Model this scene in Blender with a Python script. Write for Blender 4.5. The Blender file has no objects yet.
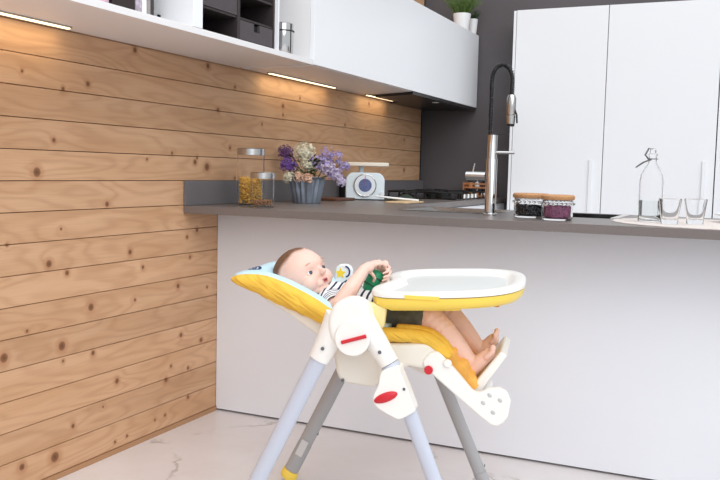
import bpy, bmesh, math, random
from mathutils import Vector, Matrix, Euler
random.seed(7)
PI = math.pi
scene = bpy.context.scene
COL = scene.collection

# ------------------------------------------------------------------ helpers
def lin(c):
    return tuple((x/255/12.92) if x/255 <= .04045 else ((x/255+.055)/1.055)**2.4 for x in c) + (1,)

def mat(name, rgb, rough=.5, metal=0., spec=.5, trans=0., ior=1.45, emit=None, estr=0., coat=0., sss=0., var=0., vscale=40., bump=0., bscale=200.):
    m = bpy.data.materials.new(name); m.use_nodes = True
    nt = m.node_tree; b = nt.nodes['Principled BSDF']
    c = lin(rgb)
    b.inputs['Base Color'].default_value = c
    b.inputs['Roughness'].default_value = rough
    b.inputs['Metallic'].default_value = metal
    b.inputs['Specular IOR Level'].default_value = spec
    b.inputs['Transmission Weight'].default_value = trans
    b.inputs['IOR'].default_value = ior
    b.inputs['Coat Weight'].default_value = coat
    if sss:
        b.inputs['Subsurface Weight'].default_value = sss
        b.inputs['Subsurface Radius'].default_value = (.012, .005, .003)
        b.inputs['Subsurface Scale'].default_value = .6
    if emit:
        b.inputs['Emission Color'].default_value = lin(emit); b.inputs['Emission Strength'].default_value = estr
    if var or bump:
        tc = nt.nodes.new('ShaderNodeTexCoord')
        if var:
            n = nt.nodes.new('ShaderNodeTexNoise'); n.inputs['Scale'].default_value = vscale; n.inputs['Detail'].default_value = 4
            nt.links.new(tc.outputs['Object'], n.inputs['Vector'])
            r = nt.nodes.new('ShaderNodeValToRGB')
            r.color_ramp.elements[0].position = .3; r.color_ramp.elements[1].position = .7
            r.color_ramp.elements[0].color = tuple(max(0, x*(1-var)) for x in c[:3]) + (1,)
            r.color_ramp.elements[1].color = tuple(min(1, x*(1+var)) for x in c[:3]) + (1,)
            nt.links.new(n.outputs['Fac'], r.inputs['Fac']); nt.links.new(r.outputs['Color'], b.inputs['Base Color'])
        if bump:
            n2 = nt.nodes.new('ShaderNodeTexNoise'); n2.inputs['Scale'].default_value = bscale
            nt.links.new(tc.outputs['Object'], n2.inputs['Vector'])
            bp = nt.nodes.new('ShaderNodeBump'); bp.inputs['Strength'].default_value = bump; bp.inputs['Distance'].default_value = .002
            nt.links.new(n2.outputs['Fac'], bp.inputs['Height']); nt.links.new(bp.outputs['Normal'], b.inputs['Normal'])
    return m

class NT:
    """tiny node-graph builder"""
    def __init__(s, m): s.t = m.node_tree; s.n = s.t.nodes; s.l = s.t.links
    def put(s, sock, v):
        if isinstance(v, (int, float)): sock.default_value = v
        elif isinstance(v, (tuple, list, Vector)): sock.default_value = v
        else: s.l.new(v, sock)
    def math(s, op, a, b=0., c=0.):
        n = s.n.new('ShaderNodeMath'); n.operation = op
        s.put(n.inputs[0], a); s.put(n.inputs[1], b); s.put(n.inputs[2], c); return n.outputs[0]
    def comb(s, x, y, z):
        n = s.n.new('ShaderNodeCombineXYZ')
        for i, v in enumerate((x, y, z)): s.put(n.inputs[i], v)
        return n.outputs[0]
    def sep(s, v):
        n = s.n.new('ShaderNodeSeparateXYZ'); s.l.new(v, n.inputs[0]); return n.outputs
    def noise(s, vec, scale, detail=3., rough=.5, dist=0.):
        n = s.n.new('ShaderNodeTexNoise'); s.put(n.inputs['Vector'], vec)
        n.inputs['Scale'].default_value = scale; n.inputs['Detail'].default_value = detail
        n.inputs['Roughness'].default_value = rough; n.inputs['Distortion'].default_value = dist
        return n.outputs['Fac']
    def mix(s, f, a, b, mode='MIX'):
        n = s.n.new('ShaderNodeMix'); n.data_type = 'RGBA'; n.blend_type = mode
        s.put(n.inputs[0], f); s.put(n.inputs[6], a); s.put(n.inputs[7], b); return n.outputs[2]
    def ramp(s, f, lo, hi, a=0., b=1.):
        n = s.n.new('ShaderNodeMapRange'); n.interpolation_type = 'SMOOTHSTEP'
        s.put(n.inputs[0], f); n.inputs[1].default_value = lo; n.inputs[2].default_value = hi
        n.inputs[3].default_value = a; n.inputs[4].default_value = b; return n.outputs[0]

def tagp(o, label, cat, group=None, kind=None):
    if label: o['label'] = label
    if cat: o['category'] = cat
    if group: o['group'] = group
    if kind: o['kind'] = kind
    return o

def thing(name, label, cat, loc=(0, 0, 0), rotz=0., group=None):
    o = bpy.data.objects.new(name, None); COL.objects.link(o)
    o.empty_display_size = .05
    o.location = loc; o.rotation_euler = (0, 0, rotz)
    return tagp(o, label, cat, group)

def obj(name, bm, m, parent=None, smooth=True, bevel=0., seg=2, sub=0, label=None, loc=None, rot=None, recalc=True, angle=35):
    if recalc: bmesh.ops.recalc_face_normals(bm, faces=bm.faces[:])
    me = bpy.data.meshes.new(name); bm.to_mesh(me); bm.free()
    for mm in (m if isinstance(m, (list, tuple)) else [m]): me.materials.append(mm)
    if smooth:
        me.polygons.foreach_set('use_smooth', [True]*len(me.polygons))
    o = bpy.data.objects.new(name, me); COL.objects.link(o)
    if parent: o.parent = parent
    if loc is not None: o.location = loc
    if rot is not None: o.rotation_euler = rot
    if bevel:
        b = o.modifiers.new('bevel', 'BEVEL'); b.width = bevel; b.segments = seg; b.limit_method = 'ANGLE'; b.angle_limit = math.radians(angle)
        b.harden_normals = True
    if sub:
        s = o.modifiers.new('sub', 'SUBSURF'); s.levels = sub; s.render_levels = sub
    if smooth and not sub and not bevel:
        try: me.set_sharp_from_angle(angle=math.radians(40))
        except Exception: pass
    if label: o['label'] = label
    return o

def box(bm, x0, x1, y0, y1, z0, z1):
    v = [bm.verts.new((x, y, z)) for x in (x0, x1) for y in (y0, y1) for z in (z0, z1)]
    for f in ((0, 1, 3, 2), (4, 6, 7, 5), (0, 4, 5, 1), (2, 3, 7, 6), (0, 2, 6, 4), (1, 5, 7, 3)):
        bm.faces.new([v[i] for i in f])
    return v
def B(*a):
    bm = bmesh.new(); box(bm, *a); return bm

def prism(bm, poly, t0, t1, axis='y'):
    """extrude polygon; axis y: poly=(x,z); axis z: (x,y); axis x: (y,z)"""
    def P(p, t): return {'y': (p[0], t, p[1]), 'z': (p[0], p[1], t), 'x': (t, p[0], p[1])}[axis]
    a = [bm.verts.new(P(p, t0)) for p in poly]; b = [bm.verts.new(P(p, t1)) for p in poly]
    n = len(poly)
    bm.faces.new(a); bm.faces.new(b[::-1])
    for i in range(n): bm.faces.new((a[i], a[(i+1) % n], b[(i+1) % n], b[i]))
def PR(*a, **k):
    bm = bmesh.new(); prism(bm, *a, **k); return bm

def lathe(bm, prof, n=32, c=(0, 0, 0), closed=False):
    """prof: list of (r,z)"""
    rings = []
    for r, z in prof:
        if r < 1e-6: rings.append([bm.verts.new((c[0], c[1], c[2]+z))])
        else: rings.append([bm.verts.new((c[0]+r*math.cos(2*PI*i/n), c[1]+r*math.sin(2*PI*i/n), c[2]+z)) for i in range(n)])
    m = len(rings)
    for k in range(m if closed else m-1):
        a, b = rings[k], rings[(k+1) % m]
        for i in range(n):
            j = (i+1) % n
            if len(a) == 1 and len(b) == 1: continue
            if len(a) == 1: bm.faces.new((a[0], b[i], b[j]))
            elif len(b) == 1: bm.faces.new((a[i], a[j], b[0]))
            else: bm.faces.new((a[i], a[j], b[j], b[i]))
def LA(*a, **k):
    bm = bmesh.new(); lathe(bm, *a, **k); return bm

def tube(bm, pts, rad, n=12, cap=True, flat=1., up=None):
    """swept tube; rad number or list; flat scales the second axis"""
    pts = [Vector(p) for p in pts]
    if isinstance(rad, (int, float)): rad = [rad]*len(pts)
    rings = []; prev = None
    for i, p in enumerate(pts):
        d = (pts[min(i+1, len(pts)-1)]-pts[max(i-1, 0)]).normalized()
        u = prev if prev is not None else Vector(up if up else ((0, 0, 1) if abs(d.z) < .9 else (1, 0, 0)))
        s = (u - d*u.dot(d)).normalized(); prev = s; w = d.cross(s)
        rings.append([bm.verts.new(p + (s*math.cos(2*PI*k/n) + w*flat*math.sin(2*PI*k/n))*rad[i]) for k in range(n)])
    for a, b in zip(rings, rings[1:]):
        for k in range(n): bm.faces.new((a[k], a[(k+1) % n], b[(k+1) % n], b[k]))
    if cap: bm.faces.new(rings[0][::-1]); bm.faces.new(rings[-1])
def TU(*a, **k):
    bm = bmesh.new(); tube(bm, *a, **k); return bm

def ball(bm, c, r, sub=2, scale=(1, 1, 1), M=None):
    mt = Matrix.Translation(Vector(c)) @ (M.to_4x4() if M else Matrix.Identity(4)) @ Matrix.Diagonal((r*scale[0], r*scale[1], r*scale[2], 1))
    return bmesh.ops.create_icosphere(bm, subdivisions=sub, radius=1, matrix=mt)['verts']

def chain(bm, pts, step=.35, sub=2):
    """overlapping balls along (point, radius) list - later fused by remesh"""
    for (p, r), (q, s) in zip(pts, pts[1:]):
        p, q = Vector(p), Vector(q); L = (q-p).length
        n = max(1, int(L/(min(r, s)*step)))
        for i in range(n+1):
            t = i/n; ball(bm, p.lerp(q, t), r+(s-r)*t, sub)

def fuse(bm, voxel, smooth_it=4, fac=.5):
    """voxel union of overlapping closed shapes -> one continuous bmesh"""
    me = bpy.data.meshes.new('tmp'); bm.to_mesh(me); bm.free()
    o = bpy.data.objects.new('tmp', me); COL.objects.link(o)
    r = o.modifiers.new('r', 'REMESH'); r.mode = 'VOXEL'; r.voxel_size = voxel
    if smooth_it:
        s = o.modifiers.new('s', 'SMOOTH'); s.factor = fac; s.iterations = smooth_it
    dg = bpy.context.evaluated_depsgraph_get(); ev = o.evaluated_get(dg)
    out = bmesh.new(); m2 = ev.to_mesh(); out.from_mesh(m2); ev.to_mesh_clear()
    bpy.data.objects.remove(o); bpy.data.meshes.remove(me)
    return out

# ------------------------------------------------------------------ materials
WHITE = mat('white_lacquer', (240, 241, 243), .28)
WHITEP = mat('white_panel', (228, 230, 236), .38, var=.012, vscale=3)
SHELFW = mat('shelf_white', (232, 230, 230), .4)
DARKW = mat('charcoal_paint', (94, 89, 91), .75, var=.06, vscale=2)
TOP = mat('grey_worktop', (116, 108, 105), .36, var=.05, vscale=120, bump=.05, bscale=400)
UPST = mat('grey_upstand', (112, 108, 110), .5, var=.04, vscale=90)
BLACK = mat('black_glass', (20, 20, 22), .12)
BLACKM = mat('black_iron', (26, 25, 25), .55, bump=.2)
STEEL = mat('brushed_steel', (190, 188, 186), .25, metal=1)
CHROME = mat('chrome', (205, 203, 202), .08, metal=1)
RUBBER = mat('black_rubber', (28, 28, 30), .45)
GAP = mat('dark_gap', (30, 28, 28), .8)
CUBBY = mat('dark_brown_veneer', (54, 46, 46), .55, var=.12, vscale=30)
CUBF = mat('grey_brown_front', (78, 71, 74), .5, var=.05, vscale=40)
PLW = mat('white_plastic', (243, 241, 236), .32, sss=.0)
PLT = mat('cream_plastic', (238, 233, 222), .38)
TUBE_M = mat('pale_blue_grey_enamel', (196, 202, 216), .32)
TUBE_D = mat('shaded_enamel', (168, 168, 170), .38)  # darker copy of the leg enamel: shade on the far legs put into colour
YEL = mat('yellow_plastic', (246, 214, 92), .33)
YELF = mat('yellow_fabric', (238, 190, 72), .85, var=.05, vscale=25, bump=.35, bscale=60)
def folds(m, sc, dist):
    g = NT(m); b = m.node_tree.nodes['Principled BSDF']
    tc = g.n.new('ShaderNodeTexCoord'); x, y, z = g.sep(tc.outputs['Object'])
    v = g.comb(g.math('MULTIPLY', g.math('ADD', x, g.math('MULTIPLY', z, 1.6)), sc), g.math('MULTIPLY', y, sc*.5), g.math('MULTIPLY', g.math('SUBTRACT', z, g.math('MULTIPLY', x, .4)), sc*.35))
    n = g.noise(v, 1., 2., .5, .6)
    bp = g.n.new('ShaderNodeBump'); bp.inputs['Strength'].default_value = .8; bp.inputs['Distance'].default_value = dist
    g.l.new(n, bp.inputs['Height']); g.l.new(bp.outputs['Normal'], b.inputs['Normal'])
folds(YELF, 26., .02)
ORF = mat('orange_fabric', (236, 176, 84), .85, var=.1, vscale=30, bump=.4, bscale=60)
BLUF = mat('pale_blue_fabric', (196, 226, 238), .85, var=.05, vscale=18, bump=.2, bscale=80)
RED = mat('red_plastic', (206, 40, 52), .35)
NAVY = mat('navy_print', (40, 48, 104), .7)
BOLT = mat('grey_bolt', (110, 112, 122), .4, metal=.6)
STICK = mat('pale_sticker', (205, 205, 205), .5)
SLOT = mat('grey_recess', (196, 196, 196), .6)
GREENT = mat('green_plastic', (22, 132, 88), .4)
SKIN = mat('baby_skin', (236, 196, 180), .5, sss=.12, var=.03, vscale=25)
LIP = mat('lip_pink', (206, 112, 108), .45)
HAIRM = mat('light_brown_hair', (118, 84, 62), .75, var=.2, vscale=90, bump=.6, bscale=260)
EYEW = mat('eye_white', (238, 236, 234), .2)
IRIS = mat('eye_iris', (70, 78, 96), .15)
SHORT = mat('dark_grey_green_cotton', (92, 92, 82), .9, var=.25, vscale=35, bump=.3)
CORK = mat('cork', (190, 142, 100), .85, var=.14, vscale=160, bump=.4, bscale=300)
GLASS = mat('clear_glass', (255, 255, 255), .0, trans=1., ior=1.45)
GLASST = mat('thin_glass', (255, 255, 255), .0, trans=1., ior=1.12)
GLASSM = mat('tumbler_glass', (255, 255, 255), .0, trans=1., ior=1.22)
WATER = mat('water', (243, 247, 246), .0, trans=1., ior=1.33)
ZINC = mat('zinc', (150, 160, 174), .45, metal=.75, var=.1, vscale=25)
PASTA = mat('pasta', (226, 178, 84), .6, var=.15, vscale=60)
GRAIN = mat('brown_grain', (150, 110, 80), .7, var=.2, vscale=120)
BEAN = mat('black_beans', (38, 34, 38), .35)
BERRY = mat('dried_berries', (128, 76, 104), .55, var=.25, vscale=90)
SCALEM = mat('pale_blue_enamel', (222, 234, 240), .35)
DIALM = mat('dial_white', (226, 232, 238), .3)
DIALB = mat('dial_blue', (88, 100, 146), .4, var=.25, vscale=120)
CREAM = mat('cream_plate', (232, 224, 208), .4)
WOODP = mat('pale_wood', (222, 192, 152), .55, var=.08, vscale=30)
WOODD = mat('dark_wood', (96, 62, 48), .5, var=.15, vscale=40)
COPPER = mat('copper_wood', (216, 150, 104), .35, metal=.4, var=.2, vscale=30)
LINEN = mat('linen', (226, 216, 210), .95, var=.05, vscale=200, bump=.5, bscale=500)
PORC = mat('white_porcelain', (240, 240, 240), .3)
LEAF = mat('leaf_green', (92, 118, 58), .6, var=.25, vscale=30)
LEAFD = mat('dark_leaf_green', (58, 78, 46), .6, var=.25, vscale=30)
PURP = mat('purple_petals', (128, 92, 172), .75, var=.3, vscale=90)
LILAC = mat('lilac_petals', (176, 160, 206), .75, var=.2, vscale=80)
MAUVE = mat('mauve_petals', (118, 82, 128), .75, var=.25, vscale=80)
IVORY = mat('ivory_petals', (232, 226, 204), .75, var=.1, vscale=80)
PEACH = mat('peach_petals', (234, 196, 170), .75, var=.1, vscale=60)
LED = mat('warm_led_strip', (255, 236, 200), .5, emit=(255, 226, 178), estr=2.6)
SOIL = mat('soil', (60, 44, 36), .9)
PAPER1 = mat('patterned_paper', (206, 170, 184), .7, var=.35, vscale=55)
PAPER2 = mat('marbled_paper', (176, 164, 176), .7, var=.5, vscale=70)
PAPER3 = mat('grey_paper', (150, 144, 142), .7)

# wood planking
KN = [(-.807,1.373,.0087),(-.926,1.344,.0067),(-1.104,1.383,.0047),(-.002,1.342,.0087),(-.969,1.17,.0073),(-.327,1.145,.006),(-.155,1.129,.0059),(-.484,1.117,.005),(.131,1.455,.0067),(-.556,1.525,.0093),(-.081,1.523,.0101),(-1.045,1.062,.0138),(-.71,.948,.0091),(-.939,.869,.0045),(-.082,1.092,.0142),(-.169,1.112,.0097),(-.583,.762,.0088),(-.995,.754,.0112),(-.2,.711,.0064),(-.507,.697,.0067),(-.912,.715,.008),(-.152,.823,.0077),(-.222,.797,.0063),(-.282,.597,.0092),(-.074,.568,.0053),(-.554,.574,.0059),(-.795,.579,.012),(-1.172,.83,.0048),(-1.093,.541,.005),(-1.189,.47,.0136),(-.938,.463,.014),(-.785,.41,.0081),(-.933,.409,.0046),(-.26,.387,.0085),(-.116,.341,.0084),(-.209,.236,.007),(-.657,.278,.0096),(-.359,.217,.0092),(-.327,.268,.0055),(-.733,.197,.0038),(-.887,.166,.0072),(-.208,.109,.0074),(-.365,.071,.0055),(-.43,.067,.005),(-.6,.049,.0055),(-.974,.08,.0159),(-1.12,.091,.0101),(-.668,.045,.0054),(.567,1.404,.0099),(.569,1.36,.0069),(1.619,1.5,.0096),(.369,1.303,.0062),(.139,1.045,.0059),(.095,1.18,.0072),(.742,1.459,.0066),(1.287,1.353,.0074),(2.23,1.104,.0109),(2.215,1.306,.0081)]
PITCH = .1015; Z0 = .0185
def wood_planks():
    m = bpy.data.materials.new('pine_planking'); m.use_nodes = True
    g = NT(m); b = m.node_tree.nodes['Principled BSDF']
    tc = g.n.new('ShaderNodeTexCoord'); x, y, z = g.sep(tc.outputs['Object'])
    idx = g.math('FLOOR', g.math('DIVIDE', g.math('SUBTRACT', z, Z0), PITCH))
    wn = g.n.new('ShaderNodeTexWhiteNoise'); wn.noise_dimensions = '1D'; g.put(wn.inputs['W'], idx)
    rnd = wn.outputs['Value']
    yz = g.comb(0., y, z)
    d = None
    for ky, kz, r in KN:
        n = g.n.new('ShaderNodeVectorMath'); n.operation = 'DISTANCE'
        g.l.new(yz, n.inputs[0]); n.inputs[1].default_value = (0, ky, kz)
        q = g.math('DIVIDE', n.outputs['Value'], r*1.2)
        d = q if d is None else g.math('MINIMUM', d, q)
    near = g.math('POWER', 2.718, g.math('MULTIPLY', d, -.45))
    yo = g.math('ADD', y, g.math('MULTIPLY', rnd, 37.))
    v1 = g.comb(g.math('MULTIPLY', rnd, 11.), g.math('MULTIPLY', yo, 1.5), g.math('MULTIPLY', z, 10.))
    n1 = g.noise(v1, 1., 1.5, .45)
    ph = g.math('ADD', g.math('MULTIPLY', n1, 62.), g.math('MULTIPLY', near, 7.))
    ring = g.math('POWER', g.math('ADD', g.math('MULTIPLY', g.math('SINE', ph), .5), .5), 2.2)
    v2 = g.comb(0., g.math('MULTIPLY', yo, 5.), g.math('MULTIPLY', z, 260.))
    fine = g.noise(v2, 1., 3., .6)
    v3 = g.comb(g.math('MULTIPLY', rnd, 5.), g.math('MULTIPLY', yo, 1.8), g.math('MULTIPLY', z, 16.))
    broad = g.noise(v3, 1., 3., .55)
    c = g.mix(g.ramp(broad, .3, .7), lin((201, 158, 120)), lin((213, 172, 136)))
    c = g.mix(g.math('MULTIPLY', ring, .24), c, lin((160, 112, 76)))
    c = g.mix(g.math('MULTIPLY', g.ramp(fine, .45, .75), .22), c, lin((164, 118, 82)))
    val = g.math('ADD', .92, g.math('MULTIPLY', rnd, .12))
    hs = g.n.new('ShaderNodeHueSaturation'); g.put(hs.inputs['Value'], val); g.put(hs.inputs['Color'], c); c = hs.outputs['Color']
    c = g.mix(g.ramp(d, .9, 2.6, .42, 0.), c, lin((166, 108, 66)))
    c = g.mix(g.ramp(d, .65, 1.15, .86, 0.), c, lin((118, 78, 52)))
    c = g.mix(g.ramp(d, .1, .5, .5, 0.), c, lin((84, 54, 38)))
    g.l.new(c, b.inputs['Base Color'])
    b.inputs['Roughness'].default_value = .58
    b.inputs['Specular IOR Level'].default_value = .3
    bp = g.n.new('ShaderNodeBump'); bp.inputs['Strength'].default_value = .12; bp.inputs['Distance'].default_value = .001
    g.l.new(fine, bp.inputs['Height']); g.l.new(bp.outputs['Normal'], b.inputs['Normal'])
    return m
WOOD = wood_planks()

def floor_mat():
    m = bpy.data.materials.new('pale_marbled_floor'); m.use_nodes = True
    g = NT(m); b = m.node_tree.nodes['Principled BSDF']
    tc = g.n.new('ShaderNodeTexCoord'); P = tc.outputs['Object']
    a = g.noise(P, 1.6, 6, .6); bb = g.noise(P, 9., 5, .6)
    warp = g.n.new('ShaderNodeVectorMath'); warp.operation = 'MULTIPLY_ADD'
    nn = g.n.new('ShaderNodeTexNoise'); nn.inputs['Scale'].default_value = 3.; nn.inputs['Detail'].default_value = 5
    g.l.new(P, nn.inputs['Vector']); g.l.new(nn.outputs['Color'], warp.inputs[0]); warp.inputs[1].default_value = (.5, .5, .5); g.l.new(P, warp.inputs[2])
    vo = g.n.new('ShaderNodeTexVoronoi'); vo.feature = 'DISTANCE_TO_EDGE'; vo.inputs['Scale'].default_value = 1.15
    g.l.new(warp.outputs[0], vo.inputs['Vector'])
    crack = g.ramp(vo.outputs['Distance'], .002, .014, 1., 0.)
    crack = g.math('MULTIPLY', crack, g.ramp(g.noise(P, 4., 3), .47, .62))
    c = g.mix(g.ramp(a, .3, .7), lin((232, 227, 227)), lin((222, 215, 214)))
    c = g.mix(g.math('MULTIPLY', g.ramp(bb, .5, .75), .25), c, lin((214, 204, 200)))
    c = g.mix(g.math('MULTIPLY', crack, .55), c, lin((150, 138, 134)))
    g.l.new(c, b.inputs['Base Color']); b.inputs['Roughness'].default_value = .34
    return m
FLOORM = floor_mat()

def stripe_mat():
    m = bpy.data.materials.new('navy_striped_jersey'); m.use_nodes = True
    g = NT(m); b = m.node_tree.nodes['Principled BSDF']
    at = g.n.new('ShaderNodeAttribute'); at.attribute_name = 'stripe'
    f = g.math('FRACT', g.math('DIVIDE', at.outputs['Fac'], .019))
    k = g.ramp(g.math('ABSOLUTE', g.math('SUBTRACT', f, .5)), .15, .21)
    g.l.new(g.mix(k, lin((36, 40, 66)), lin((240, 240, 240))), b.inputs['Base Color'])
    b.inputs['Roughness'].default_value = .9
    return m
STRIPE = stripe_mat()

# ------------------------------------------------------------------ setting
bm = bmesh.new()
k = 0; z = Z0
while z < 2.7:
    box(bm, -.02, 0, -4.2, 2.53, z+.0011, z+PITCH-.0011); z += PITCH
wl = obj('wall_left', bm, WOOD, smooth=False, bevel=.0012, seg=1)
tagp(wl, 'wall of horizontal knotty pine planks on the left', 'wall', kind='structure')
o = obj('wall_left_light_block', B(-.12, -.018, -4.2, 2.6, 0, 2.8), GAP, wl, smooth=False)  # board added behind the planks to stop light leaking through
o.name = 'light_block_board'
tagp(obj('baseboard_left', B(-.018, .006, -4.2, 0, 0, .018), mat('brown_skirting', (176, 134, 98), .6), smooth=False), 'low brown wooden skirting strip along the foot of the plank wall', 'baseboard', kind='structure')
tagp(obj('floor', B(-.12, 6.5, -5.2, 2.7, -.08, 0), FLOORM, smooth=False), 'pale off-white polished floor with hairline cracks', 'floor', kind='structure')
tagp(obj('wall_back', B(-.12, 6.5, 2.6, 2.72, 0, 2.9), DARKW, smooth=False), 'charcoal painted wall behind the kitchen', 'wall', kind='structure')

# ------------------------------------------------------------------ kitchen island and left run
t = thing('kitchen_island', 'white panelled kitchen island under the grey worktop', 'kitchen island', (0, 0, 0))
obj('front_panel', B(.002, 3.6, 0, .02, .009, .898), WHITEP, t, smooth=False, bevel=.001)
obj('carcass', B(.66, 3.6, .021, .584, .07, .74), WHITEP, t, smooth=False)
obj('back_panel', B(.66, 3.6, .585, .60, .009, .898), WHITEP, t, smooth=False)
obj('plinth', B(.01, 3.6, .021, .57, .0, .068), GAP, t, smooth=False, label='dark recessed plinth line')
t = thing('base_cabinet', 'low white base cabinets below the hob along the plank wall', 'cabinet', (0, 0, 0))
obj('carcass', B(.004, .59, .605, 2.59, .08, .898), WHITE, t, smooth=False)
for i in range(3):
    y0 = .63+i*.653
    d = obj('door', B(.591, .61, y0+.002, y0+.651, .08, .893), WHITE, t, smooth=False, bevel=.0015)
obj('plinth', B(.004, .55, .605, 2.59, 0, .079), GAP, t, smooth=False)

# worktop: L shape with cut-outs for sink and the black inset
bm = bmesh.new()
SX0, SX1, SY0, SY1 = .80, 1.19, .17, .54
KX0, KX1, KY0, KY1 = 1.36, 1.655, .20, .60
xs = [0.003, .62, SX0, SX1, KX0, KX1, 3.65]; ys = [-.25, SY0, KY0, SY1, KY1, .63, 2.59]
zt, zb = .93, .899
vg = {}
def V(i, j, z):
    if (i, j, z) not in vg: vg[(i, j, z)] = bm.verts.new((xs[i], ys[j], z))
    return vg[(i, j, z)]
def filled(i, j):
    if i < 0 or j < 0 or i > 5 or j > 5: return False
    cx, cy = (xs[i]+xs[i+1])/2, (ys[j]+ys[j+1])/2
    if SX0 < cx < SX1 and SY0 < cy < SY1: return False
    if KX0 < cx < KX1 and KY0 < cy < KY1: return False
    if cy > .63 and cx > .62: return False
    return True
for i in range(6):
    for j in range(6):
        if not filled(i, j): continue
        bm.faces.new((V(i, j, zt), V(i+1, j, zt), V(i+1, j+1, zt), V(i, j+1, zt)))
        bm.faces.new((V(i, j, zb), V(i, j+1, zb), V(i+1, j+1, zb), V(i+1, j, zb)))
        for di, dj, a, b in ((-1, 0, (i, j), (i, j+1)), (1, 0, (i+1, j), (i+1, j+1)), (0, -1, (i, j), (i+1, j)), (0, 1, (i, j+1), (i+1, j+1))):
            if not filled(i+di, j+dj):
                bm.faces.new((V(*a, zt), V(*b, zt), V(*b, zb), V(*a, zb)))
w = obj('worktop', bm, TOP, smooth=False, bevel=.0015)
tagp(w, 'long grey-brown L-shaped worktop over the white island', 'worktop')
u = obj('upstand', B(.002, .014, -.25, 2.58, .931, 1.034), UPST, smooth=False, bevel=.001)
tagp(u, 'low grey upstand strip along the plank wall above the worktop', 'upstand')

# sink
t = thing('sink', 'stainless steel sink set in the worktop left of the tap', 'sink', (0, 0, 0))
bm = bmesh.new()
def ring(x0, x1, y0, y1, z): return [bm.verts.new(p) for p in ((x0, y0, z), (x1, y0, z), (x1, y1, z), (x0, y1, z))]
ou = ring(SX0-.012, SX1+.012, SY0-.012, SY1+.012, .9312); r0 = ring(SX0+.006, SX1-.006, SY0+.006, SY1-.006, .932); r1 = ring(SX0+.012, SX1-.012, SY0+.012, SY1-.012, .76)
for a, b in ((ou, r0), (r0, r1)):
    for i in range(4): bm.faces.new((a[i], a[(i+1) % 4], b[(i+1) % 4], b[i]))
bm.faces.new(r1)
bmesh.ops.recalc_face_normals(bm, faces=bm.faces[:])
obj('basin', bm, STEEL, t, smooth=False, recalc=False)
obj('drain', LA([(0, .764), (.03, .764), (.03, .761)], 20, (.98, .37, 0)), BLACKM, t)
# black inset
t = thing('worktop_inset', 'black rectangular recess in the worktop behind the cork lidded jars', 'inset', (0, 0, 0))
bm = bmesh.new()
ou = ring(KX0+.001, KX1-.001, KY0+.001, KY1-.001, .9285); r1 = ring(KX0+.004, KX1-.004, KY0+.004, KY1-.004, .90)
for i in range(4): bm.faces.new((ou[i], ou[(i+1) % 4], r1[(i+1) % 4], r1[i]))
bm.faces.new(r1); obj('tray', bm, BLACK, t, smooth=False)
bm = bmesh.new(); box(bm, KX1+.001, KX1+.03, KY0, KY1, .9302, .933)
obj('edge_strip', bm, mat('pale_grey_strip', (206, 200, 198), .4), t, smooth=False, label='pale grey end strip')

# tall cabinets
for i, (a, b) in enumerate(((.723, 1.2985), (1.3005, 1.947), (1.951, 2.60))):
    t = thing('tall_cabinet', ['tall white cabinet leftmost of the three, beside the charcoal wall', 'tall white cabinet in the middle, behind the jars and the glass bottle', 'tall white cabinet rightmost, cut by the right edge of the photo'][i], 'cabinet', ((a+b)/2, 2.322, 0), 0, 'tall cabinets')
    hw = (b-a)/2
    obj('carcass', B(-hw, hw, .0, .272, .09, 2.135), mat('cabinet_side', (120, 120, 124), .5) if 0 else WHITE, t, smooth=False)
    obj('door', B(-hw+.0015, hw-.0015, -.022, -.001, .09, 2.143), WHITE, t, smooth=False, bevel=.001)
    obj('plinth', B(-hw, hw, .04, .27, 0, .089), GAP, t, smooth=False)
    hx = hw-.068 if i == 0 else hw-.057
    obj('handle', B(hx-.011, hx+.011, -.034, -.023, .62, 1.195), WHITE, t, smooth=False, bevel=.002, label='slim vertical white bar handle')
tagp(obj('filler_strip', B(.705, .721, 2.298, 2.595, 0, 2.14), WHITE, smooth=False), 'narrow white filler strip on the left side of the tall cabinets', 'filler strip')

# ------------------------------------------------------------------ wall units
t = thing('wall_cabinet', 'long white closed wall cabinet mounted on the plank wall', 'wall cabinet', (0, .15, 1.566))
obj('carcass', B(.003, .368, 0, 2.43, 0, .47), SHELFW, t, smooth=False, bevel=.001)
obj('door', B(.369, .39, 0, 2.43, -.02, .474), WHITE, t, smooth=False, bevel=.0012, label='one wide white flap door')
obj('bottom_board', B(.003, .368, .03, 1.33, -.022, -.001), SHELFW, t, smooth=False)
t = thing('wall_shelf', 'long white open wall shelf, left of the closed wall cabinet', 'shelf', (0, -3.2, 1.543))
obj('shelf_board', B(.003, .39, 0, 3.345, 0, .022), SHELFW, t, smooth=False, bevel=.0008)
obj('divider_panel', B(.02, .39, 2.47, 2.525, .023, .60), WHITE, t, smooth=False, bevel=.001)
obj('side_panel', B(.02, .385, 3.047, 3.056, .023, .60), WHITE, t, smooth=False, bevel=.001)
obj('back_board', B(.003, .018, 0, 3.345, .023, .60), WHITE, t, smooth=False)
obj('top_board', B(.003, .39, 0, 3.345, .601, .622), SHELFW, t, smooth=False)
o = obj('cable_grommet', TU([(.249, 2.469, .062), (.249, 2.463, .062)], .0065, 16), RUBBER, t)
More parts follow.
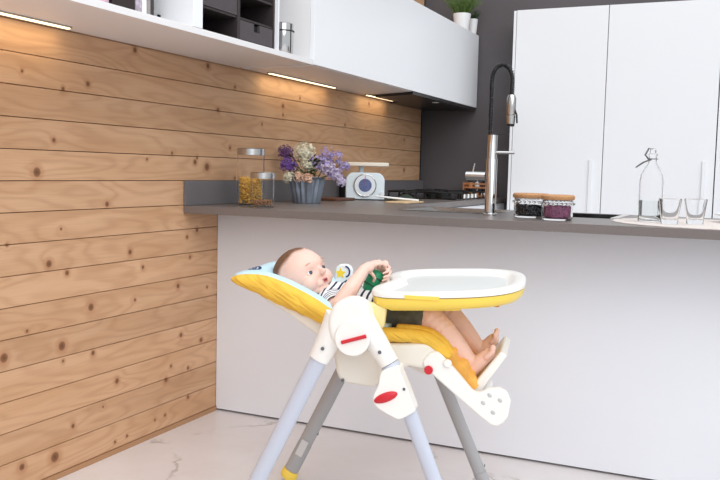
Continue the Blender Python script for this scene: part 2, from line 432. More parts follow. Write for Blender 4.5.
# dark cubby
t = thing('cubby_unit', 'dark brown open cubby unit with drawers standing on the white shelf', 'shelf unit', (.05, -.672, 1.5655))
def cb(n, *a, m=CUBBY, **k): return obj(n, B(*a), m, t, smooth=False, **k)
W = .517
cb('back_board', 0, .012, 0, W, 0, .55)
for nm, y0, y1 in (('side_panel', 0, .012), ('side_panel', W-.012, W), ('divider_panel', .245, .263)):
    cb(nm, .013, .32, y0, y1, 0, .55)
cb('bottom_board', .013, .318, .013, .244, 0, .006); cb('bottom_board', .013, .318, .264, W-.013, 0, .006)
for z0 in (.081, .173, .30, .42):
    cb('shelf_board', .013, .316, .0125, .2445, z0, z0+.008); cb('shelf_board', .013, .316, .2635, W-.0125, z0, z0+.008)
def drawer(y0, y1, z0, z1, notch):
    c = (y0+y1)/2; q = .021
    poly = [(y0, z0), (y1, z0), (y1, z1), (c+q, z1), (c+q, z1-.03), (c-q, z1-.03), (c-q, z1), (y0, z1)] if notch else [(y0, z0), (y1, z0), (y1, z1), (y0, z1)]
    d = obj('drawer', PR(poly, .306, .319, axis='x'), CUBF, t, smooth=False, label='grey-brown drawer front' + (' with a square finger notch' if notch else ''))
    if notch: obj('drawer_recess', B(.295, .305, y0+.003, y1-.003, z0+.002, z1-.002), GAP, d, smooth=False)
drawer(.2655, W-.0145, .008, .078, True); drawer(.0145, .2425, .0905, .172, False)
# LED strips
for (y0, y1, lab) in ((-2.0, -.955, 'warm light strip under the shelf at the left edge of the photo'), (.33, 1.03, 'warm light strip under the shelf in the middle, longest fully seen one'), (1.45, 1.86, 'short warm light strip under the wall cabinet beside the hood')):
    t = thing('light_strip', lab, 'light', (.058, y0, 1.543), 0, 'under cabinet light strips')
    zz = 0 if y0 < 1.3 else -.0
    base = 1.543
    obj('housing', B(-.012, .012, 0, y1-y0, -.005, .0), STEEL, t, smooth=False)
    obj('diffuser', B(-.006, .006, .004, y1-y0-.004, -.0085, -.0051), LED, t, smooth=False)
# hood
t = thing('cooker_hood', 'black cooker hood built into the underside of the wall cabinet', 'cooker hood', (0, 0, 0))
obj('hood_body', PR([(.095, 1.50), (.386, 1.36), (.386, 2.578), (.02, 2.578), (.02, 1.9), (.095, 1.88)], 1.528, 1.5435, axis='z'), mat('hood_black', (40, 38, 40), .3), t, smooth=False)
obj('hood_lamp', LA([(0, -.002), (.02, -.002), (.022, 0)], 20, (.33, 1.9, 1.528)), mat('hood_lamp_glass', (235, 235, 230), .3), t)

# items on the shelf
def canister(loc, r, h, label, group=None):
    t = thing('canister', label, 'canister', loc, 0, group)
    obj('body', LA([(0, 0), (r*.94, 0), (r, .004), (r, h*.72), (0, h*.72)], 40), CHROME, t)
    obj('seal_ring', LA([(0, h*.722), (r+.004, h*.722), (r+.004, h*.755), (0, h*.755)], 40), RUBBER, t)
    obj('lid', LA([(0, h*.757), (r, h*.757), (r, h-.004), (r-.004, h), (0, h)], 40), CHROME, t)
canister((.347, -.045, 1.5655), .042, .125, 'shiny steel canister with a dark seal ring on the white shelf')
# books in the left bay
specs = [(-1.145, -1.042, PAPER1, .27, 'pink patterned box file on the white shelf, left of the dark one')]
for y0, y1, m_, h, lab in specs:
    t = thing('box_file', lab, 'box', (.30, y0, 1.5655)); obj('case', B(-.18, 0, .001, y1-y0, 0, h), m_, t, smooth=False, bevel=.002)
    obj('lid', B(-.182, .002, 0, y1-y0+.001, h+.0005, h+.02), m_, t, smooth=False, bevel=.002)
t = thing('box_file', 'tall near black box file on the white shelf', 'box', (.30, -1.028, 1.5655))
obj('case', B(-.18, 0, .001, .108, 0, .28), mat('near_black_board', (44, 34, 32), .6), t, smooth=False, bevel=.002); obj('lid', B(-.182, .002, 0, .109, .2805, .30), CUBBY, t, smooth=False, bevel=.002)
def book(y0, th, h, cm, lab):
    t = thing('book', lab, 'book', (.30, y0, 1.5655), 0, 'books on the white shelf')
    obj('cover', PR([(-.16, 0), (-.16, .002), (-.003, .002), (-.003, th-.002), (-.16, th-.002), (-.16, th), (0, th), (0, 0)], 0, h, axis='z'), cm, t, smooth=False)
    obj('pages', B(-.156, -.0035, .0022, th-.0022, .003, h-.003), PAPER3 if cm is not PAPER3 else LINEN, t, smooth=False)
book(-.917, .030, .26, PAPER2, 'grey marbled book on the white shelf, right of the black box')
book(-.885, .022, .27, mat('white_book', (238, 236, 236), .5), 'slim white book on the shelf between marbled and grey ones')
book(-.861, .018, .25, PAPER3, 'thin grey book on the white shelf, right of the white one')
book(-.841, .016, .25, mat('dark_book', (62, 56, 54), .6), 'thin dark book on the shelf, last one before the divider panel')

# ------------------------------------------------------------------ plants on the cabinet
def plant(loc, r, h, n, fol, label, seed, gm):
    rnd = random.Random(seed)
    t = thing('potted_plant', label, 'plant', loc)
    obj('pot', LA([(0, 0), (r*.72, 0), (r*.78, .004), (r, h), (r*.93, h), (r*.9, h*.85), (0, h*.85)], 32), PORC, t)
    obj('soil', LA([(0, h*.87), (r*.88, h*.87), (r*.85, h*.853)], 24), SOIL, t)
    bm = bmesh.new()
    for i in range(n):
        a = rnd.uniform(0, 2*PI); s = rnd.uniform(.2, 1.15); rr = rnd.uniform(0, r*.75)
        base = Vector((rr*math.cos(a), rr*math.sin(a), h*.86)); L = fol*rnd.uniform(.6, 1.1)
        d = Vector((math.cos(a)*s*.55, math.sin(a)*s*.55, 1)).normalized()
        side = d.cross(Vector((rnd.uniform(-1, 1), rnd.uniform(-1, 1), .1))).normalized(); wd = rnd.uniform(.0022, .004)
        prev = None
        for q in range(5):
            tt = q/4; p = base + d*L*tt + Vector((math.cos(a), math.sin(a), -.6))*(tt*tt*L*.25*s)
            ww = wd*(1-tt*.9)
            a1, b1 = bm.verts.new(p-side*ww), bm.verts.new(p+side*ww)
            if prev: bm.faces.new((prev[0], prev[1], b1, a1))
            prev = (a1, b1)
            if q and rnd.random() < .8:
                for sg in (-1, 1):
                    lp = side*sg*rnd.uniform(.006, .013)+d*.006
                    c0 = bm.verts.new(p); c1 = bm.verts.new(p+lp*.5+d*.004); c2 = bm.verts.new(p+lp); c3 = bm.verts.new(p+lp*.5-d*.003)
                    bm.faces.new((c0, c1, c2, c3))
    obj('foliage', bm, gm, t, smooth=False, recalc=False)
plant((.335, 2.36, 2.041), .060, .11, 230, .17, 'bushy green plant in a white pot on top of the wall cabinet', 3, LEAF)
plant((.362, 2.515, 2.041), .035, .10, 50, .07, 'small white pot half hidden behind the bushy plant on the cabinet', 5, LEAFD)

# ------------------------------------------------------------------ jars by the wall
def glass_jar(loc, r, h, lid, label, steel=True, m=GLASST):
    t = thing('storage_jar', label, 'jar', loc, 0, 'storage jars by the wall')
    obj('jar_body', LA([(0, 0), (r-.006, 0), (r, .006), (r, h), (r-.003, h), (r-.003, .008), (r-.008, .005), (0, .005)], 40), m, t)
    obj('lid', LA([(0, h+.001), (r+.002, h+.001), (r+.002, h+lid-.003), (r-.001, h+lid), (0, h+lid)], 40), STEEL, t, label='brushed steel lid')
    return t
glass_jar((.180, -.015, .9305), .058, .216, .03, 'tall clear glass jar of pasta with a steel lid')
bm = bmesh.new(); rnd = random.Random(2)
for i in range(330):
    a = rnd.uniform(0, 2*PI); rr = .049*math.sqrt(rnd.random()); zc = .012+rnd.random()*.108
    c = Vector((rr*math.cos(a), rr*math.sin(a), zc)); d = Vector((rnd.gauss(0, 1), rnd.gauss(0, 1), rnd.gauss(0, .6))).normalized(); e = d.orthogonal().normalized()
    pts = [c+d*(q-.5)*.016+e*(.004*(1-(2*q-1)**2)) for q in (0, .5, 1)]
    pts = [Vector((p.x, p.y, max(p.z, .0095))) * 1 for p in pts]
    pts = [Vector((p.x*min(1, .051/max(1e-4, math.hypot(p.x, p.y))), p.y*min(1, .051/max(1e-4, math.hypot(p.x, p.y))), p.z)) for p in pts]
    tube(bm, pts, .0036, 6)
o = obj('pasta', bm, PASTA, loc=(.180, -.015, .9305)); tagp(o, 'yellow short pasta filling the lower half of the tall glass jar', 'pasta', kind='stuff')
glass_jar((.300, -.115, .9305), .049, .118, .027, 'short clear glass jar with a steel lid in front of the pasta jar')
bm = bmesh.new()
for i in range(160):
    a = rnd.uniform(0, 2*PI); rr = .04*math.sqrt(rnd.random()); ball(bm, (rr*math.cos(a), rr*math.sin(a), .012+rnd.random()*.018), .0042, 1)
o = obj('brown_grain', bm, GRAIN, loc=(.300, -.115, .9305)); tagp(o, 'thin layer of brown grain in the short glass jar', 'grain', kind='stuff')

# ------------------------------------------------------------------ flowers in bucket
FX, FY, FZ = .205, .45, .9305
t = thing('flower_bucket', 'fluted zinc bucket holding the flowers', 'bucket', (FX, FY, FZ))
bm = bmesh.new(); n = 72; rings = []
for r, z, fl in ((0, 0, 0), (.062, 0, .3), (.064, .004, .6), (.074, .06, 1), (.083, .11, 1), (.086, .118, .2), (.088, .12, 0), (.084, .12, 0), (.079, .11, 0), (.062, .02, 0), (0, .02, 0)):
    if r == 0: rings.append([bm.verts.new((0, 0, z))]); continue
    rings.append([bm.verts.new(((r+.0042*fl*math.cos(18*2*PI*i/n))*math.cos(2*PI*i/n), (r+.0042*fl*math.cos(18*2*PI*i/n))*math.sin(2*PI*i/n), z)) for i in range(n)])
for a, b in zip(rings, rings[1:]):
    for i in range(n):
        j = (i+1) % n
        if len(a) == 1: bm.faces.new((a[0], b[j], b[i]))
        elif len(b) == 1: bm.faces.new((a[i], a[j], b[0]))
        else: bm.faces.new((a[i], a[j], b[j], b[i]))
obj('bucket_body', bm, ZINC, t)
obj('rim', LA([(.088, .1205), (.091, .123), (.088, .126), (.085, .123)], 48, closed=True), ZINC, t)
def petal_ball(bm, c, r, n, ps, rnd, squash=1.):
    for i in range(n):
        zz = rnd.uniform(-.85, 1); a = rnd.uniform(0, 2*PI); s = math.sqrt(1-zz*zz)
        d = Vector((s*math.cos(a), s*math.sin(a), zz)); p = Vector(c)+Vector((d.x, d.y, d.z*squash))*r*rnd.choice((.62, .8, .95, 1.0, 1.12))
        u = d.orthogonal().normalized(); w = d.cross(u)
        rot = rnd.uniform(0, PI)
        for q in range(4):
            aa = rot+q*PI/2; e = u*math.cos(aa)+w*math.sin(aa); f = d.cross(e)
            v0 = bm.verts.new(p); v1 = bm.verts.new(p+e*ps*.6+f*ps*.4+d*ps*.45); v2 = bm.verts.new(p+e*ps*1.05+d*ps*.35); v3 = bm.verts.new(p+e*ps*.6-f*ps*.4+d*ps*.45)
            bm.faces.new((v0, v1, v2, v3))
def flower(name, cat, lab, top, r, m_, seed, n=190, ps=.0072, spike=None, group='flowers in the zinc bucket'):
    rnd = random.Random(seed)
    t = thing(name, lab, cat, (FX, FY, FZ+.03), 0, group)
    top = Vector(top); base = Vector((top.x*.25, top.y*.25, 0))
    mid = Vector((top.x*.55, top.y*.55, .09)); end = Vector((top.x, top.y, top.z-r*.5))
    obj('stem', TU([base, mid, end], .0022, 6), LEAFD, t)
    bm = bmesh.new()
    if spike:
        for i in range(spike):
            f = i/(spike-1); c = top + Vector((top.x, top.y, 0)).normalized()*f*.085 + Vector((0, 0, .015-.055*f*f)); petal_ball(bm, c, r*(1-.35*f), n//spike, ps, rnd)
    else:
        ball(bm, top, r*.6, 2, (1, 1, .85)); petal_ball(bm, top, r, n, ps, rnd, .9)
    obj('blossom', bm, m_, t, smooth=False, recalc=False)
flower('purple_flower', 'flower', 'round deep purple blossom at the left of the bucket', (-.088, -.02, .148), .040, PURP, 1, 190)
flower('mauve_flower', 'flower', 'dusky mauve blossom at the top left of the bouquet', (-.130, .02, .212), .036, MAUVE, 2, 150)
flower('ivory_flower', 'flower', 'large ivory white blossom at the top of the bouquet', (-.03, .03, .212), .050, IVORY, 3, 280)
flower('ivory_flower', 'flower', 'small ivory blossom hanging over the left rim of the bucket', (-.058, -.062, .090), .028, IVORY, 4, 130)
flower('ivory_flower', 'flower', 'pale ivory blossom in the middle of the bouquet', (.015, -.02, .155), .032, IVORY, 5, 140)
flower('lilac_flower', 'flower', 'lilac blossom spray at the centre right of the bouquet', (.055, .0, .15), .042, LILAC, 6, 240, spike=3)
flower('lilac_flower', 'flower', 'lilac blossom spray reaching up on the right of the bouquet', (.075, .06, .19), .038, LILAC, 7, 220, spike=3)
flower('lilac_flower', 'flower', 'pale lilac spray drooping furthest right over the rim', (.11, -.01, .12), .034, mat('pale_lilac', (202, 190, 214), .75, var=.15, vscale=80), 8, 240, spike=4)
flower('peach_rose', 'flower', 'peach rose low at the front left rim of the bucket', (.0, -.075, .095), .022, PEACH, 9, 40, .011)
flower('peach_rose', 'flower', 'peach rose low at the front right rim of the bucket', (.043, -.07, .09), .021, PEACH, 10, 40, .011)
t = thing('leaf_spray', 'dark green leaves between the blossoms in the bucket', 'leaves', (FX, FY, FZ+.03))
rnd = random.Random(4)
bm = bmesh.new(); bs = bmesh.new()
for i in range(90):
    a = rnd.uniform(0, 2*PI); rr = rnd.uniform(.02, .088); zz = rnd.uniform(.075, .185)
    p = Vector((rr*math.cos(a), rr*math.sin(a), zz)); d = Vector((math.cos(a), math.sin(a), rnd.uniform(-.4, .8))).normalized(); s = d.cross(Vector((0, 0, 1))).normalized(); L = rnd.uniform(.028, .05)
    v = [bm.verts.new(q) for q in (p, p+d*L*.4+s*L*.25, p+d*L, p+d*L*.4-s*L*.25)]; bm.faces.new(v)
    if i % 5 == 0: tube(bs, [(p.x*.2, p.y*.2, 0), p*.6+Vector((0, 0, .03)), p], .0015, 5)
obj('leaves', bm, LEAFD, t, smooth=False, recalc=False); obj('stems', bs, LEAFD, t)

# ------------------------------------------------------------------ kitchen scale
t = thing('kitchen_scale', 'pale blue retro kitchen scale with a round dial on the worktop', 'scale', (.190, 1.16, .9305), math.radians(27))
def rrect(x0, x1, z0, z1, rt, rb=.006, n=6):
    P = []
    for cx, cz, r, a0 in ((x1-rb, z0+rb, rb, -90), (x1-rt, z1-rt, rt, 0), (x0+rt, z1-rt, rt, 90), (x0+rb, z0+rb, rb, 180)):
        for i in range(n+1):
            a = math.radians(a0+90*i/n); P.append((cx+r*math.cos(a), cz+r*math.sin(a)))
    return P
obj('housing', PR(rrect(-.106, .108, .004, .152, .045), -.05, .07, axis='y'), SCALEM, t, bevel=.006, seg=3)
obj('foot', B(-.10, .10, -.04, .06, 0, .0035), RUBBER, t, smooth=False)
def disc_y(r0, y0, y1, c, n=40): return TU([(c[0], y0, c[1]), (c[0], y1, c[1])], r0, n)
dl = obj('dial', disc_y(.060, -.0505, -.060, (.0, .082)), DIALM, t, bevel=.003)
obj('dial_bezel', TU([(.0+.060*math.cos(a), -.058, .082+.060*math.sin(a)) for a in [2*PI*i/48 for i in range(49)]], .0035, 8, cap=False), STEEL, dl)
obj('dial_face', disc_y(.036, -.0605, -.0615, (.0, .082)), DIALB, dl)
obj('pointer', B(-.0012, .0012, -.0632, -.0622, .082, .135), RED, dl, smooth=False)
obj('knob', disc_y(.013, -.0505, -.066, (.095, .035), 20), DIALM, t, bevel=.003)
obj('post', TU([(-.02, .01, .1525), (-.02, .01, .186)], .014, 20), SCALEM, t)
obj('plate', PR(rrect(-.15, .13, -.07, .09, .03, .03), .1865, .208, axis='z'), CREAM, t, bevel=.005, seg=3, label='cream weighing plate')
o = obj('storage_tin', PR(rrect(-.025, .02, 1.32, 1.40, .008, .008), .9305, 1.05, axis='z'), RUBBER, bevel=.002, loc=(.03, -.12, 0)); tagp(o, 'narrow black tin standing behind the pale blue scale', 'tin')
o = obj('chopping_board', PR(rrect(.03, .20, .80, 1.03, .02, .02), .9305, .945, axis='z'), WOODD, bevel=.003); tagp(o, 'thin dark wooden board lying between the bucket and the scale', 'board')
# board and spatula near the hob
o = obj('chopping_board', PR(rrect(.44, .57, .85, 1.10, .02, .02), .9305, .938, axis='z'), WOODP, bevel=.002); tagp(o, 'flat pale wooden board lying right of the scale', 'board')
t = thing('spatula', 'slim white kitchen spatula lying across the pale board', 'spatula', (0, 0, 0))
obj('shaft', TU([(.55, 1.06, .9425), (.42, .96, .955), (.36, .92, .962)], [.005, .005, .004], 8), PORC, t)
obj('blade', PR([(.36, .928), (.352, .914), (.30, .875), (.285, .893), (.31, .925)], .9605, .9635, axis='z'), PORC, t, bevel=.001)
t = thing('kitchen_towel', 'rumpled dark green cloth lying behind the pale board', 'cloth', (.36, 1.28, .9305))
bm = bmesh.new(); N = 18; gv = []
rnd = random.Random(12)
for i in range(N+1):
    for j in range(N+1):
        x = -.11+.22*i/N; y = -.08+.16*j/N
        e = max(0, 1-(abs(x)/.115)**4)*max(0, 1-(abs(y)/.085)**4)
        gv.append(bm.verts.new((x, y, .001+e*(.016+.011*math.sin(40*x+25*y)+.008*math.sin(70*y-31*x)))))
for i in range(N):
    for j in range(N):
        a = i*(N+1)+j; bm.faces.new((gv[a], gv[a+N+1], gv[a+N+2], gv[a+1]))
obj('fabric', bm, mat('dark_green_cotton', (52, 62, 52), .9, bump=.3), t)

# ------------------------------------------------------------------ hob
t = thing('hob', 'black gas hob with iron pan grates in the left worktop', 'hob', (.31, 2.05, .9305))
obj('glass_plate', B(-.25, .25, -.38, .38, 0, .006), BLACK, t, smooth=False, bevel=.002)
for bx in (-.12, .12):
    for by in (-.24, .24):
        obj('burner', LA([(0, .0065), (.045, .0065), (.045, .018), (.03, .024), (.03, .03), (0, .03)], 24, (bx, by, 0)), BLACKM, t)
        bm = bmesh.new()
        for a in range(4):
            dx, dy = math.cos(a*PI/2+PI/4), math.sin(a*PI/2+PI/4)
            tube(bm, [(bx+dx*.125, by+dy*.125, .007), (bx+dx*.12, by+dy*.12, .04), (bx+dx*.03, by+dy*.03, .045)], .006, 6)
        tube(bm, [(bx+.12*math.cos(a*PI/12), by+.12*math.sin(a*PI/12), .04) for a in range(25)], .005, 6, cap=False)
        obj('pan_support', bm, BLACKM, t)
for i in range(4):
    obj('control_knob', LA([(0, .0065), (.018, .0065), (.016, .03), (0, .03)], 20, (.215, -.12+i*.08, 0)), STEEL, t)
# wooden rack with small jars by the back wall
t = thing('spice_rack', 'small copper toned wooden rack beside the hob at the back wall', 'rack', (.46, 2.5, .9305))
for z0 in (.002, .06):
    obj('shelf', B(-.098, .098, -.055, .055, z0, z0+.01), COPPER, t, smooth=False)
for x in (-.108, .099): obj('side', B(x, x+.009, -.055, .055, 0, .10), COPPER, t, smooth=False)
obj('rail', B(-.098, .098, -.055, -.05, .085, .095), COPPER, t, smooth=False)
k = 0
for lvl in (.0125, .0705):
    for i in range(4):
        k += 1
        s = thing('spice_jar', ['small spice jar on the %s shelf of the copper toned rack, %s from the left' % (('lower', 'upper')[lvl > .05], ('first', 'second', 'third', 'fourth')[i])][0], 'jar', (.46-.07+i*.047, 2.5, .9305+lvl), 0, 'spice jars in the rack')
        obj('jar_body', LA([(0, 0), (.017, 0), (.017, .026), (.012, .03), (0, .03)], 16), [PASTA, COPPER, PORC, WOODD][(i+k//4) % 4], s)
        obj('lid', LA([(0, .0305), (.014, .0305), (.014, .04), (0, .04)], 16), [BLACKM, STEEL][i % 2], s)

# ------------------------------------------------------------------ tap
t = thing('kitchen_tap', 'tall chrome kitchen tap with a black arched spring hose', 'tap', (1.222, .06, .9305))
obj('base_ring', LA([(0, 0), (.028, 0), (.028, .006), (.022, .01), (0, .01)], 32), CHROME, t)
obj('pipe', LA([(0, .0105), (.0215, .0105), (.0215, .215), (.0185, .222), (.0185, .31), (0, .31)], 32), CHROME, t)
obj('lever_body', TU([(-.022, 0, .152), (-.10, .0, .152)], .016, 24), CHROME, t)
lv = obj('lever', TU([(-.075, 0, .165), (-.068, 0, .20)], [.0035, .0028], 10), CHROME, t)
hose = [(-.010, 0, .311), (-.010, 0, .50)]
for i in range(1, 13):
    a = PI-PI*i/12; hose.append((.0295+.0395*math.cos(a), 0, .52+.058*math.sin(a)))
hose += [(.069, 0, .47), (.069, 0, .455)]
obj('hose', TU(hose, .0068, 14), RUBBER, t)
coil = []
L = [0.]
hv = [Vector(p) for p in hose]
for a, b in zip(hv, hv[1:]): L.append(L[-1]+(b-a).length)
N = 900
for i in range(N+1):
    s = L[-1]*i/N; j = max(q for q in range(len(L)-1) if L[q] <= s+1e-9); f = (s-L[j])/(L[j+1]-L[j]); p = hv[j].lerp(hv[j+1], f)
    d = (hv[min(j+2, len(hv)-1)]-hv[max(j-1, 0)]).normalized() if 0 < j < len(hv)-2 else (hv[j+1]-hv[j]).normalized()
    e1 = Vector((0, 1, 0)); e2 = d.cross(e1); an = 2*PI*s/.0085
    coil.append(p+(e1*math.cos(an)+e2*math.sin(an))*.0088)
obj('spring', TU(coil, .0018, 5), mat('black_steel', (58, 57, 60), .3, metal=.8), t)
sp = obj('spray_head', LA([(0, .385), (.014, .385), (.0175, .39), (.0175, .45), (.013, .462), (0, .462)], 28, (.069, 0, 0)), STEEL, t)
obj('nozzle', LA([(0, .352), (.0155, .352), (.0175, .384), (0, .384)], 28, (.069, 0, 0)), STEEL, sp)
obj('nozzle_rim', LA([(0, .343), (.0135, .343), (.0155, .3515), (0, .3515)], 28, (.069, 0, 0)), RUBBER, sp)
obj('trigger', TU([(.084, -.004, .405), (.092, -.004, .385), (.094, -.004, .355)], .0035, 8), RUBBER, sp)
obj('holder_arm', TU([(.0, 0, .312), (.060, 0, .312)], .0018, 8), RUBBER, t)
obj('swivel_spout', TU([(.016, 0, .243), (.088, 0, .243)], .006, 14), CHROME, t)

# ------------------------------------------------------------------ cork-lidded jars
def cork_jar(loc, r, h, label, fillm, fname, flabel, lvl):
    t = thing('cork_jar', label, 'jar', loc, 0, 'cork lidded jars')
    prof = [(0, 0), (r-.006, 0), (r, .008)]
    for i in range(9):
        f = i/8; prof.append((r+.0012*math.sin(f*PI*8), .012+f*(h-.016)))
    prof += [(r-.004, h), (r-.008, h), (r-.006, h-.012), (r-.004, .012), (r-.009, .006), (0, .006)]
    obj('jar_body', LA(prof, 40), GLASST, t)
    bm = bmesh.new()
    for a in range(22):
        an = 2*PI*a/22; ball(bm, ((r+.001)*math.cos(an), (r+.001)*math.sin(an), h-.013), .0065, 1, (1, 1, .8))
    obj('beaded_collar', bm, GLASST, t, label='beaded glass collar')
    obj('lid', LA([(0, h+.0008), (r+.002, h+.0008), (r+.005, h+.006), (r+.005, h+.014), (r+.0, h+.019), (0, h+.019)], 40), CORK, t, label='round cork lid')
    bm = bmesh.new(); rnd = random.Random(int(r*1e5)+1)
    lathe(bm, [(0, .008), (r-.012, .008), (r-.0095, .014), (r-.0095, lvl-.006), (0, lvl-.004)], 28)
    for i in range(420):
        a = rnd.uniform(0, 2*PI)
        if rnd.random() < .6: rr = r-.0115; z = rnd.uniform(.013, lvl)
        else: rr = (r-.0115)*math.sqrt(rnd.random()); z = lvl-rnd.random()*.006
        ball(bm, (rr*math.cos(a), rr*math.sin(a), z), rnd.uniform(.0038, .0052), 1, (1.2, 1, .8), Euler((rnd.random()*3, rnd.random()*3, 0)).to_matrix())
    o = obj(fname, bm, fillm, loc=loc); tagp(o, flabel, 'food', kind='stuff')
cork_jar((1.385, .04, .9305), .063, .072, 'cork lidded glass jar of black beans beside the tap', BEAN, 'black_beans', 'black beans inside the left cork lidded jar', .046)
cork_jar((1.509, -.075, .9305), .055, .072, 'cork lidded glass jar of purple berries, right of the bean jar', BERRY, 'dried_berries', 'purple dried berries inside the right cork lidded jar', .05)

# ------------------------------------------------------------------ placemat, bottle, glasses, saucer
bm = bmesh.new(); n = 144; R0 = .335; cv = []
for zz in (0, .0022):
    cv.append([bm.verts.new(((R0+.007*abs(math.sin(24*PI*i/n)))*math.cos(2*PI*i/n), (R0+.007*abs(math.sin(24*PI*i/n)))*math.sin(2*PI*i/n), zz)) for i in range(n)])
bm.faces.new(cv[0][::-1]); bm.faces.new(cv[1])
for i in range(n): bm.faces.new((cv[0][i], cv[0][(i+1) % n], cv[1][(i+1) % n], cv[1][i]))
o = obj('placemat', bm, LINEN, smooth=False, loc=(2.02, .1, .9304)); tagp(o, 'round pale linen placemat with a scalloped edge under the bottle', 'placemat')
ZM = .9329
t = thing('swing_top_bottle', 'clear glass swing top bottle part filled with water', 'bottle', (1.815, .04, ZM))
pr = [(0, 0), (.037, 0), (.0415, .004), (.0415, .145), (.038, .168), (.026, .19), (.0155, .207), (.0135, .218), (.0135, .234), (.0165, .236), (.0165, .242), (.011, .243), (.0105, .216), (.013, .206), (.024, .187), (.0355, .166), (.0385, .145), (.0385, .008), (.034, .005), (0, .007)]
obj('bottle_body', LA(pr, 40), GLASST, t)
obj('stopper', LA([(0, .2445), (.010, .2445), (.011, .25), (.010, .258), (.007, .261), (0, .261)], 24), GLASSM, t)
wire = mat('wire', (120, 118, 120), .3, metal=1)
bm = bmesh.new()
for s in (-1, 1):
    tube(bm, [(-.005, .0185*s, .222), (-.030, .019*s, .212), (-.052, .012*s, .196), (-.056, 0, .193)], .0016, 6)
    tube(bm, [(-.012, .0175*s, .221), (-.026, .016*s, .238), (-.014, .014*s, .262), (0, .0125*s, .258)], .0016, 6)
tube(bm, [(.0175*math.cos(a), .0175*math.sin(a), .224) for a in [2*PI*i/24 for i in range(25)]], .0014, 6, cap=False)
obj('wire_bail', bm, wire, t)
o = obj('water', LA([(0, .009), (.033, .0072), (.0383, .0095), (.0383, .077), (0, .077)], 36), WATER, loc=(1.815, .04, ZM)); tagp(o, 'clear water in the lower half of the swing top bottle', 'water')
def tumbler(loc, label):
    t = thing('drinking_glass', label, 'glass', loc, 0, 'drinking glasses')
    obj('glass_body', LA([(0, 0), (.025, 0), (.0278, .003), (.0290, .018), (.0378, .086), (.037, .0872), (.0362, .086), (.0272, .020), (.022, .016), (0, .0155)], 40), GLASST, t)
tumbler((1.889, -.06, ZM), 'short clear drinking glass standing in front of the bottle')
tumbler((1.967, .012, ZM), 'short clear drinking glass to the right, apart from the bottle')
t = thing('saucer', 'white saucer at the right edge behind the drinking glasses', 'saucer', (2.16, .24, ZM))
obj('dish', LA([(0, 0), (.06, 0), (.065, .004), (.11, .02), (.135, .028), (.135, .032), (.105, .026), (.06, .008), (0, .007)], 48), PORC, t)

# ------------------------------------------------------------------ HIGH CHAIR (local frame: x forward, y away from camera)
CH = thing('high_chair', 'white and yellow reclined baby high chair with grey legs', 'high chair', (1.186, -.770, 0), math.radians(12))
def spline(P, n=4):
    out = []; m = len(P)
    for i in range(m):
        p0, p1, p2, p3 = (Vector(P[(i+k) % m]) for k in (-1, 0, 1, 2))
        for k in range(n):
            t = k/n; out.append(tuple(.5*((2*p1)+(p2-p0)*t+(2*p0-5*p1+4*p2-p3)*t*t+(3*p1-p0-3*p2+p3)*t**3)))
    return out
def leg(name, top, bot, y, m_, lab, joint, sleeve, k=1., ff=.93):
    top, bot = Vector((top[0], y, top[1])), Vector((bot[0], y, bot[1]))
    d = (bot-top); q = lambda f: top+d*f
    l = obj(name, TU([q(0), q(joint-.001)], .0245*k, 28, flat=.72, up=(1, 0, 0)), m_, CH, label=lab)
    obj('lower_tube', TU([q(joint), q(ff)], .0258*k, 28, flat=.72, up=(1, 0, 0)), m_, l)
    obj('foot', TU([q(ff+.001), q(ff+.012), q(.985), q(1.0)], [.028, .030, .031, .027], 28, flat=.8, up=(1, 0, 0)), YEL, l, label='yellow plastic foot')
    p = q(joint-.06); sgn = -1 if y < 0 else 1
    obj('bolt', TU([(p.x+.026, p.y, p.z+.0), (p.x+.0285, p.y, p.z)], .005, 12), BOLT, l)
    return l
RT, RB = (-.130, .672), (-.478, .004)
FT, FB = (.072, .448), (.252, .004)
sl = []
